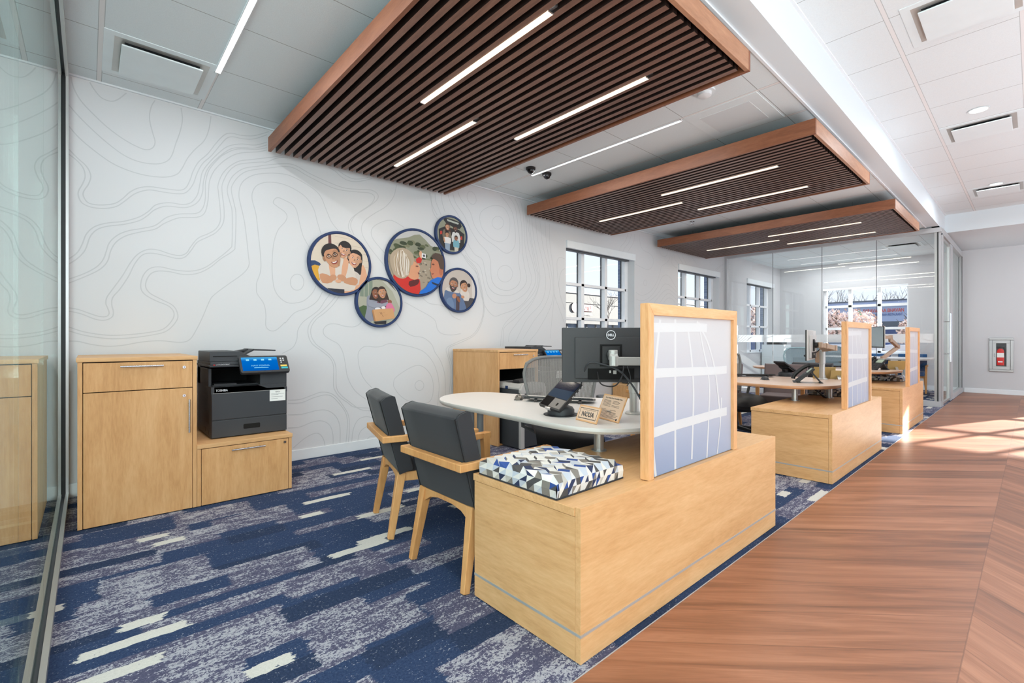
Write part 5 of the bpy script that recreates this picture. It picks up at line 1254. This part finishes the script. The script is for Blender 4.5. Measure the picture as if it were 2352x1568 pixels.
def d_car(p):
    p.poly([(-1, -1), (1, -1), (1, 1), (-1, 1)], (150, 152, 132)); p.poly([(-.5, .9), (.6, .8), (.55, .4), (-.4, .6)], (34, 36, 38), 2); p.poly([(-.35, .85), (.5, .75), (.45, .65), (-.3, .74)], (188, 192, 182))
    p.poly([(-.9, .2), (-.5, .4), (.5, .35), (.9, .15), (.85, -.9), (-.85, -.9)], (40, 38, 38)); p.poly([(-.8, .1), (-.66, .12), (-.66, -.06), (-.8, -.1)], (196, 60, 44)); p.poly([(.62, -.0), (.74, .0), (.74, -.2), (.62, -.2)], (196, 60, 44))
    p.poly([(-.58, .2), (-.12, .22), (-.08, -.4), (-.6, -.4)], (122, 110, 92), 2); p.poly([(.05, .15), (.5, .15), (.58, -.4), (.02, -.4)], (220, 220, 218), 2)
    p.face(-.3, .4, .17, SK2, (74, 44, 32), 5, long=True); p.face(.24, .36, .17, SK4, (40, 30, 28), 0, beard=(36, 28, 26))
    p.poly([(-.56, -.22), (-.1, -.22), (-.12, -.56), (-.52, -.56)], (232, 228, 226), 2); p.poly([(-.5, -.54), (-.14, -.54), (-.16, -.98), (-.46, -.98)], (150, 168, 190)); p.poly([(.12, -.3), (.46, -.3), (.5, -.7), (.1, -.7)], (120, 174, 190), 2); p.poly([(.16, -.7), (.46, -.7), (.42, -.98), (.18, -.98)], (206, 200, 186))
    p.face(-.34, -.04, .14, SK2, BLK, 0); p.ell(-.34, .14, .09, .07, BLK); p.face(.28, -.18, .13, SK3, BLK, 0)
    p.poly([(-.62, -.24), (-.54, -.24), (-.48, -.5), (-.56, -.5)], SK2)
def d_couple(p):
    p.poly([(-1, -1), (1, -1), (1, 1), (-1, 1)], (204, 192, 182)); p.poly([(.75, .9), (1, .5), (1, -.5), (.8, -.5)], (224, 218, 212))
    p.poly([(.2, -.45), (.9, -.35), (.95, -.9), (.2, -1)], (74, 70, 76), 2)
    p.poly([(.1, .0), (.4, .1), (.62, -.15), (.56, -.5), (.1, -.4)], (222, 212, 204), 2); p.face(.3, .2, .25, SK2, (46, 32, 30), 18); p.ell(.58, .28, .1, .1, (46, 32, 30))
    p.poly([(-.85, -.1), (-.45, .05), (-.0, -.1), (.3, -.55), (.35, -1.05), (-.8, -1.05)], (96, 118, 154), 2); p.poly([(-.7, .1), (-.4, .0), (-.1, -.02), (.0, -.14), (-.4, -.12), (-.8, -.04)], (220, 210, 202), 2)
    p.poly([(-.2, -.3), (.02, -.3), (.0, -1), (-.2, -1)], (74, 62, 72)); p.poly([(-.75, -.5), (-.45, -.4), (-.3, -.85), (-.6, -.95)], (112, 136, 172), 2)
    p.face(-.34, .24, .28, (190, 134, 102), (86, 80, 80), -10, beard=(66, 58, 56)); p.ell(-.3, -.3, .13, .12, (196, 140, 108), 30); p.ell(-.06, -.45, .08, .16, SK3, 30); p.ell(.2, -.32, .1, .07, SK2)
wall_photo('large round photo of three smiling people hugging in white tops', 1.825, 1.844, .311, d_family)
wall_photo('round photo of two people with a cardboard box, lowest in the cluster', 2.23, 1.492, .259, d_box)
wall_photo('largest round photo: grey-haired hiker in red facing a hiker in blue', 2.663, 1.945, .37, d_hike)
wall_photo('smallest round photo, topmost: four people in front of an open car', 3.123, 2.318, .223, d_car)
wall_photo('round photo of a bearded man in denim beside a smiling woman', 3.227, 1.684, .262, d_couple)

# ================================================================== fire extinguisher cabinet on the far wall
t = thing('extinguisher_cabinet', 'recessed metal fire extinguisher cabinet on the far wall', 'cabinet', (XF - .001, .445, .455))
sx = 1.05
W, H = .345, .685
f = MB()
for a, b, c, d in ((-W / 2, W / 2, 0, .045), (-W / 2, W / 2, H - .045, H), (-W / 2, -W / 2 + .045, .045, H - .045), (W / 2 - .045, W / 2, .045, H - .045)): f.box(-.022, .0, a, b, c, d)
f.build('trim_frame', 'steel', t, bevel=.006)
d = MB()
for a, b, c, e in ((-W / 2 + .047, W / 2 - .047, .047, .11), (-W / 2 + .047, W / 2 - .047, H - .11, H - .047), (-W / 2 + .047, -W / 2 + .1, .11, H - .11), (W / 2 - .1, W / 2 - .047, .11, H - .11)): d.box(-.014, -.004, a, b, c, e)
dr = d.build('door', 'steel', t, bevel=.002)
MB().box(-.011, -.008, -W / 2 + .1, W / 2 - .1, .11, H - .11).build('pane', 'glass', dr)
MB().tube([(-.014, .095, .3), (-.03, .095, .3), (-.03, .095, .37), (-.014, .095, .37)], .005, 6).build('handle', 'chrome', dr)
MB().box(-.0035, -.0015, -W / 2 + .05, W / 2 - .05, .05, H - .05).build('lining', 'charcoal', t)
t = thing('fire_extinguisher', 'red fire extinguisher with white label inside the wall cabinet', 'fire extinguisher', (XF - .012 - .0, .455, .585))
fx = MB(); fx.lathe([(.0485, .0), (.052, .01), (.052, .27), (.044, .31), (.02, .335), (.001, .336)], 24)
fx.v = [Vector((v.x * .08, v.y, v.z)) for v in fx.v]; fx.build('cylinder', 'red', t, smooth=True)
MB().box(-.0052, -.0046, -.05, .05, .16, .25).build('printed_label', 'paper', t); MB().box(-.0054, -.005, -.03, .035, .06, .085).build('emblem', 'label_text', t)
MB().box(-.004, .0, -.02, .02, .336, .36).box(-.004, .0, -.0, .06, .36, .372).box(-.004, 0, .01, .05, .342, .35).build('valve', 'black', t)
MB().tube([(-.003, -.02, .35), (-.003, -.05, .36), (-.003, -.066, .3), (-.003, -.064, .2)], .006, 6).build('hose', 'black', t)

# ================================================================== conference room furniture seen through the glass
t = thing('conference_table', 'pale conference table inside the glass room', 'table', (12.55, 2.3, 0))
MB().prism(rrect(-.6, .6, -.95, .95, .2, 6), .03, base=.70).build('tabletop', 'tbl_white', t, bevel=.004)
for a in (-.5, .5): MB().cyl((0, a, .02), (0, a, .7), .05).lathe([(.28, .0), (.28, .015), (.05, .03)], 24, c=(0, a, 0)).build('pedestal', 'alu', t, smooth=True)
for (x, y, r, l) in ((13.15, 1.75, 185, 'blue chair in the glass room, partly behind the gold backed sign and the last screen'), (13.1, 2.35, 175, 'blue chair back in the glass room seen below the sloping monitor arm')):
    t = guest_chair(l, (x, y, 0), math.radians(r), 'bluefabric', 'blue meeting chairs')
t = thing('supply_cabinet', 'white drawer cabinet in the corner of the glass room', 'cabinet', (12.35, 4.0, 0))
MB().box(0, .5, 0, .5, .02, .98).build('carcass', 'white', t, bevel=.003)
for k in range(3): MB().box(-.012, 0, .01, .49, .04 + .32 * k, .34 + .32 * k).build('drawer', 'white', t, bevel=.003)
t = thing('small_printer', 'small black printer on top of the white cabinet in the glass room', 'printer', (12.4, 4.05, .981))
MB().prism([(0, 0), (.38, 0), (.38, .09), (.3, .12), (.06, .12), (0, .08)], .34, axis='Y', base=.02).build('body', 'charcoal', t, bevel=.01)
MB().box(-.004, .0, .06, .32, .02, .05).build('paper_slot', 'void', t)
# ================================================================== outdoors
struct('ground_outside', MB().quad((-30, YW + .5, -.15), (140, YW + .5, -.15), (140, 120, -.15), (-30, 120, -.15)).quad((XF + .5, -60, -.15), (140, -60, -.15), (140, YW + .5, -.15), (XF + .5, YW + .5, -.15)), plain((120, 120, 122), .9, name='pale_asphalt'))
M['stucco'] = plain((108, 106, 103), .9, name='cream_stucco'); M['stucco_shade'] = plain((178, 188, 216), .9, name='shaded_stucco'); M['roofcap'] = plain((92, 96, 106), .7, name='metal_roof_cap')  # shaded stucco: the blue of the shade is put into its colour
M['signsun'] = plain((150, 44, 36), .6, name='sunlit_sign_red')
M['shopglass'] = plain((120, 132, 146), .25, name='shop_glass'); M['brownband'] = plain((142, 112, 96), .8, name='brown_band'); M['signred'] = plain((214, 84, 70), .5, name='sign_red')
M['signbrown'] = plain((66, 40, 36), .5, name='sign_brown'); M['signgreen'] = plain((96, 190, 110), .5, name='sign_green'); M['signblue'] = plain((70, 90, 150), .5, name='sign_blue')
t = thing('shop_building', 'long cream strip mall with a red sign, seen through the first window', 'building', (30, 40, -.15))
MB().box(0, 60, 0, 12, 3.3, 7.25).build('facade', 'stucco', t)
MB().box(-.1, 60.1, -.15, 12, 7.25, 7.4).build('roof_cap', 'roofcap', t); MB().box(0, 60, -.1, 0, 6.0, 6.9).build('cornice', 'stucco', t)
MB().box(0, 60, -.2, 0, 3.9, 4.1).build('band', 'brownband', t)
s = MB().box(0, 60, .6, 12, .1, 3.3); s.build('shopfront', 'shopglass', t)
k = MB()
for i in range(31): k.box(2 * i, 2 * i + .18, .45, .6, .1, 3.3)
for z in (1.4, 2.5): k.box(0, 60, .45, .6, z, z + .14)
k.build('shopfront_bars', 'stucco', t)
MB().box(17.35, 20.6, -.12, 0, 5.0, 5.85).build('sign_board', 'signsun', t)
sb_ = MB().lathe([(.62, -.14), (.62, -.02)], 20, c=(16.9, 0, 5.4), axis='Y').build('sign_disc', 'signbrown', t)
MB().text('CHIPOTLE', .78, (18.9, -.16, 5.42), (1, 0, 0), (0, 0, 1), bold=.02, width=3.1).build('lettering', 'label_text', t)
MB().text('MEXICAN GRILL', .4, (19.2, -.14, 4.62), (1, 0, 0), (0, 0, 1), bold=.02, width=2.6).build('lettering', 'signbrown', t)
t = thing('restaurant_building', 'shaded blue-grey restaurant building across the lot, seen through the glass room window', 'building', (50, 0, -.15))
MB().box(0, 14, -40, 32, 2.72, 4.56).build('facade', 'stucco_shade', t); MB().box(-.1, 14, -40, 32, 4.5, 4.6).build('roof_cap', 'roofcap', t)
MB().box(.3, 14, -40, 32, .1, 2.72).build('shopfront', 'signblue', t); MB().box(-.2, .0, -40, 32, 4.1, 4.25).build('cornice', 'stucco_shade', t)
MB().box(-.4, .3, -40, 32, 2.35, 2.76).build('awning', 'roofcap', t)
MB().text('SARAVANAA BHAVAN', .42, (-.05, 8.55, 3.7), (0, -1, 0), (0, 0, 1), bold=.02, width=2.75).build('lettering', 'signred', t)
MB().text('INDIAN VEGETARIAN RESTAURANT', .26, (-.05, 8.5, 3.35), (0, -1, 0), (0, 0, 1), bold=.02, width=2.45).build('lettering', 'signblue', t)
MB().lathe([(.2, -.06), (.2, -.01)], 18, c=(0, 10.2, 3.5), axis='X').build('sign_disc', 'signgreen', t)

def branches(mb, p, d, L, r, depth, q):
    e = p + d * L; mb.cyl(p, e, r, r * .65, n=5)
    if depth == 0: return [e]
    out = []
    for k in range(3 if depth > 1 else 2):
        nd = (d + Vector((q.uniform(-.7, .7), q.uniform(-.7, .7), q.uniform(-.1, .5)))).normalized()
        out += branches(mb, p + d * L * q.uniform(.55, 1), nd, L * q.uniform(.6, .8), r * .6, depth - 1, q)
    return out
M['bark'] = plain((98, 88, 82), .9, name='grey_bark')
BLOOM = [plain(c, .8, name='blossom') for c in ((226, 206, 198), (214, 190, 180), (234, 222, 214), (160, 132, 120))]
LEAF = [plain(c, .8, name='leaf') for c in ((96, 128, 66), (74, 104, 54), (130, 152, 84))]
def tree(label, x, y, h, r, seed, kind):
    q = random.Random(seed); t = thing('blossom_tree' if kind == 'bloom' else 'bare_tree', label, 'tree', (x, y, -.15))
    w = MB(); tips = branches(w, Vector((0, 0, 0)), Vector((.03, .02, 1)).normalized(), h * .42, .09 if kind == 'bloom' else .1, 4, q); w.build('trunk', 'bark', t)
    if kind == 'bloom':
        m = MB()
        for k in range(1500):
            a, b_, rr = q.uniform(0, 2 * PI), q.uniform(-.6, 1), q.random() ** .33
            c = Vector((math.cos(a) * r * rr * math.sqrt(max(0, 1 - b_ * b_ * .9)), math.sin(a) * r * rr * math.sqrt(max(0, 1 - b_ * b_ * .9)), h * .62 + b_ * h * .36 * rr))
            u = Vector((q.uniform(-1, 1), q.uniform(-1, 1), q.uniform(-1, 1))).normalized(); v = u.orthogonal().normalized(); s_ = q.uniform(.05, .11)
            m.poly([c + u * s_, c + v * s_, c - u * s_, c - v * s_], q.choice([0, 0, 1, 1, 2, 3]))
        m.build('blossom', BLOOM, t)
    return t
tree('pink blossoming tree seen through the glass room window', 30, 6.75, 2.95, 1.6, 3, 'bloom')
tree('pink blossoming tree beyond the corner window, mostly behind its bars', 24.5, 9.6, 3.0, 1.5, 5, 'bloom')
tree('pink blossoming tree at the right edge of the glass room window', 33, 4.05, 2.55, 1.0, 8, 'bloom')
tree('bare tree in front of the cream strip mall', 44.5, 33, 7.0, 2, 11, 'bare')
for k, (x, y, h) in enumerate(((66, 19, 8.6), (66, 16.6, 8.4), (66, 13.2, 7.6), (66, 10.6, 7.4))):
    tree('bare tree above the roof of the restaurant building, %s' % ('first from the left', 'second from the left', 'third from the left', 'fourth from the left')[k], x, y, h, 2, 21 + k, 'bare')
def car(label, x, y, rz, c):
    t = thing('parked_car', label, 'car', (x, y, -.15), rz, 'cars parked outside')
    b = MB().prism([(-2.1, .3), (-2.15, .75), (-1.9, .9), (-1.1, .95), (1.0, .95), (1.9, .85), (2.15, .7), (2.15, .3)], 1.7, axis='Y', base=-.85).build('body', plain(c, .3, name='car_paint'), t, bevel=.06)
    MB().prism([(-1.5, .93), (-.95, 1.42), (.45, 1.42), (1.1, .93)], 1.5, axis='Y', base=-.75).build('cabin', 'shopglass', t, bevel=.05)
    MB().prism([(-.92, 1.4), (.42, 1.4), (.35, 1.46), (-.85, 1.46)], 1.5, axis='Y', base=-.75).build('roof', plain(c, .3), t)
    for a in (-1.35, 1.35):
        for b_ in (-.86, .86): MB().cyl((a, b_ - .1, .32), (a, b_ + .1, .32), .32, n=18).build('wheel', 'black', t, smooth=True)
car('pale car parked outside the glass room window, below the blossom tree', 36, 9.3, PI / 2, (232, 234, 238)); car('pale car parked outside, behind the sloping monitor arm', 36, 4.7, PI / 2, (226, 230, 236))
car('white car parked before the strip mall, left in the first window', 36, 28.5, 0, (236, 236, 238)); car('white car parked before the strip mall, right in the first window', 42.2, 28.5, 0, (230, 232, 236))

# ================================================================== light, sky and camera
W_ = bpy.data.worlds.new('sky'); S.world = W_; W_.use_nodes = True; nt = W_.node_tree; nt.nodes.clear()
tc = nt.nodes.new('ShaderNodeTexCoord'); sx_ = nt.nodes.new('ShaderNodeSeparateXYZ'); nt.links.new(tc.outputs['Generated'], sx_.inputs[0])
rp = nt.nodes.new('ShaderNodeValToRGB'); rp.color_ramp.elements[0].position = .0; rp.color_ramp.elements[0].color = lin((238, 243, 251)); rp.color_ramp.elements[1].position = .45; rp.color_ramp.elements[1].color = lin((214, 228, 250))
nt.links.new(sx_.outputs[2], rp.inputs[0]); bg = nt.nodes.new('ShaderNodeBackground'); nt.links.new(rp.outputs[0], bg.inputs[0]); bg.inputs[1].default_value = SKY = 1.15
wo = nt.nodes.new('ShaderNodeOutputWorld'); nt.links.new(bg.outputs[0], wo.inputs[0])
su = bpy.data.lights.new('sun', 'SUN'); su.energy = 34; su.angle = math.radians(.6); su.color = (1, .95, .87)
so = bpy.data.objects.new('sun', su); COL.objects.link(so)
el, az = math.radians(16.5), math.radians(20.6)
dv = Vector((-math.cos(az) * math.cos(el), math.sin(az) * math.cos(el), -math.sin(el)))
so.rotation_euler = dv.to_track_quat('-Z', 'Y').to_euler(); so.location = (20, -2, 8)
def area(name, loc, rot, sx, sy, e, c=(1, 1, 1)):
    la = bpy.data.lights.new(name, 'AREA'); la.shape = 'RECTANGLE'; la.size = sx; la.size_y = sy; la.energy = e; la.color = c
    o = bpy.data.objects.new(name, la); COL.objects.link(o); o.location = loc; o.rotation_euler = rot; return o
# added fill lamps without fixtures, large and soft, brightening bays and hall
area('hall_fill', (3.5, -2.0, ZT - .03), (0, 0, 0), 5, 2, 30, (1, .99, .97))  # added soft fill over the hall, not a ceiling fixture
area('hall_fill', (8.5, -1.5, ZT - .03), (0, 0, 0), 4, 2, 30, (1, .99, .97))
area('hall_fill', (11.2, -2.4, 2.5), (math.radians(80), 0, math.radians(-80)), 2, 1.6, 62, (.96, .98, 1))  # added fill aimed at the far wall
area('bounce_fill', (-1.0, -2.2, 1.9), (math.radians(72), 0, math.radians(-42)), 3, 2.2, 120, (.98, .99, 1))  # added fill from behind the camera
area('side_fill', (-3.0, 1.0, 1.9), (math.radians(80), 0, math.radians(-90)), 2.4, 1.6, 84, (1, .99, .98))  # added unseen fill for faces turned towards the glass wall
area('ceiling_fill', (-.9, -1.1, .9), (math.radians(180), 0, 0), 2, 1.4, 125, (.97, .98, 1))  # added fill aimed up at the ceiling, like the two below
area('ceiling_fill', (3.6, -1.7, .4), (math.radians(142), 0, 0), 5, 1.2, 26, (.9, .96, 1))
area('ceiling_fill', (6.5, -1.8, .5), (math.radians(180), 0, 0), 7, 2, 104, (.8, .92, 1))

cam = bpy.data.cameras.new('camera'); cam.sensor_width = 36; cam.lens = 36 * 1081 / 2352; cam.shift_y = -5 / 2352; cam.clip_start = .02; cam.clip_end = 400
co = bpy.data.objects.new('camera', cam); COL.objects.link(co); co.location = (0, 0, 1.11); co.rotation_euler = (PI / 2, 0, -math.radians(42.03)); S.camera = co
S.view_settings.view_transform = 'Standard'; S.view_settings.look = 'None'; S.view_settings.exposure = .12; S.view_settings.use_white_balance = True; S.view_settings.white_balance_temperature = 6150; S.view_settings.white_balance_tint = 7; S.view_settings.gamma = 1
c_ = S.cycles; c_.use_denoising = True; c_.adaptive_threshold = .015; c_.max_bounces = 7; c_.diffuse_bounces = 4; c_.glossy_bounces = 4; c_.transparent_max_bounces = 24; c_.transmission_bounces = 4; c_.sample_clamp_indirect = 6; c_.caustics_reflective = False; c_.caustics_refractive = False
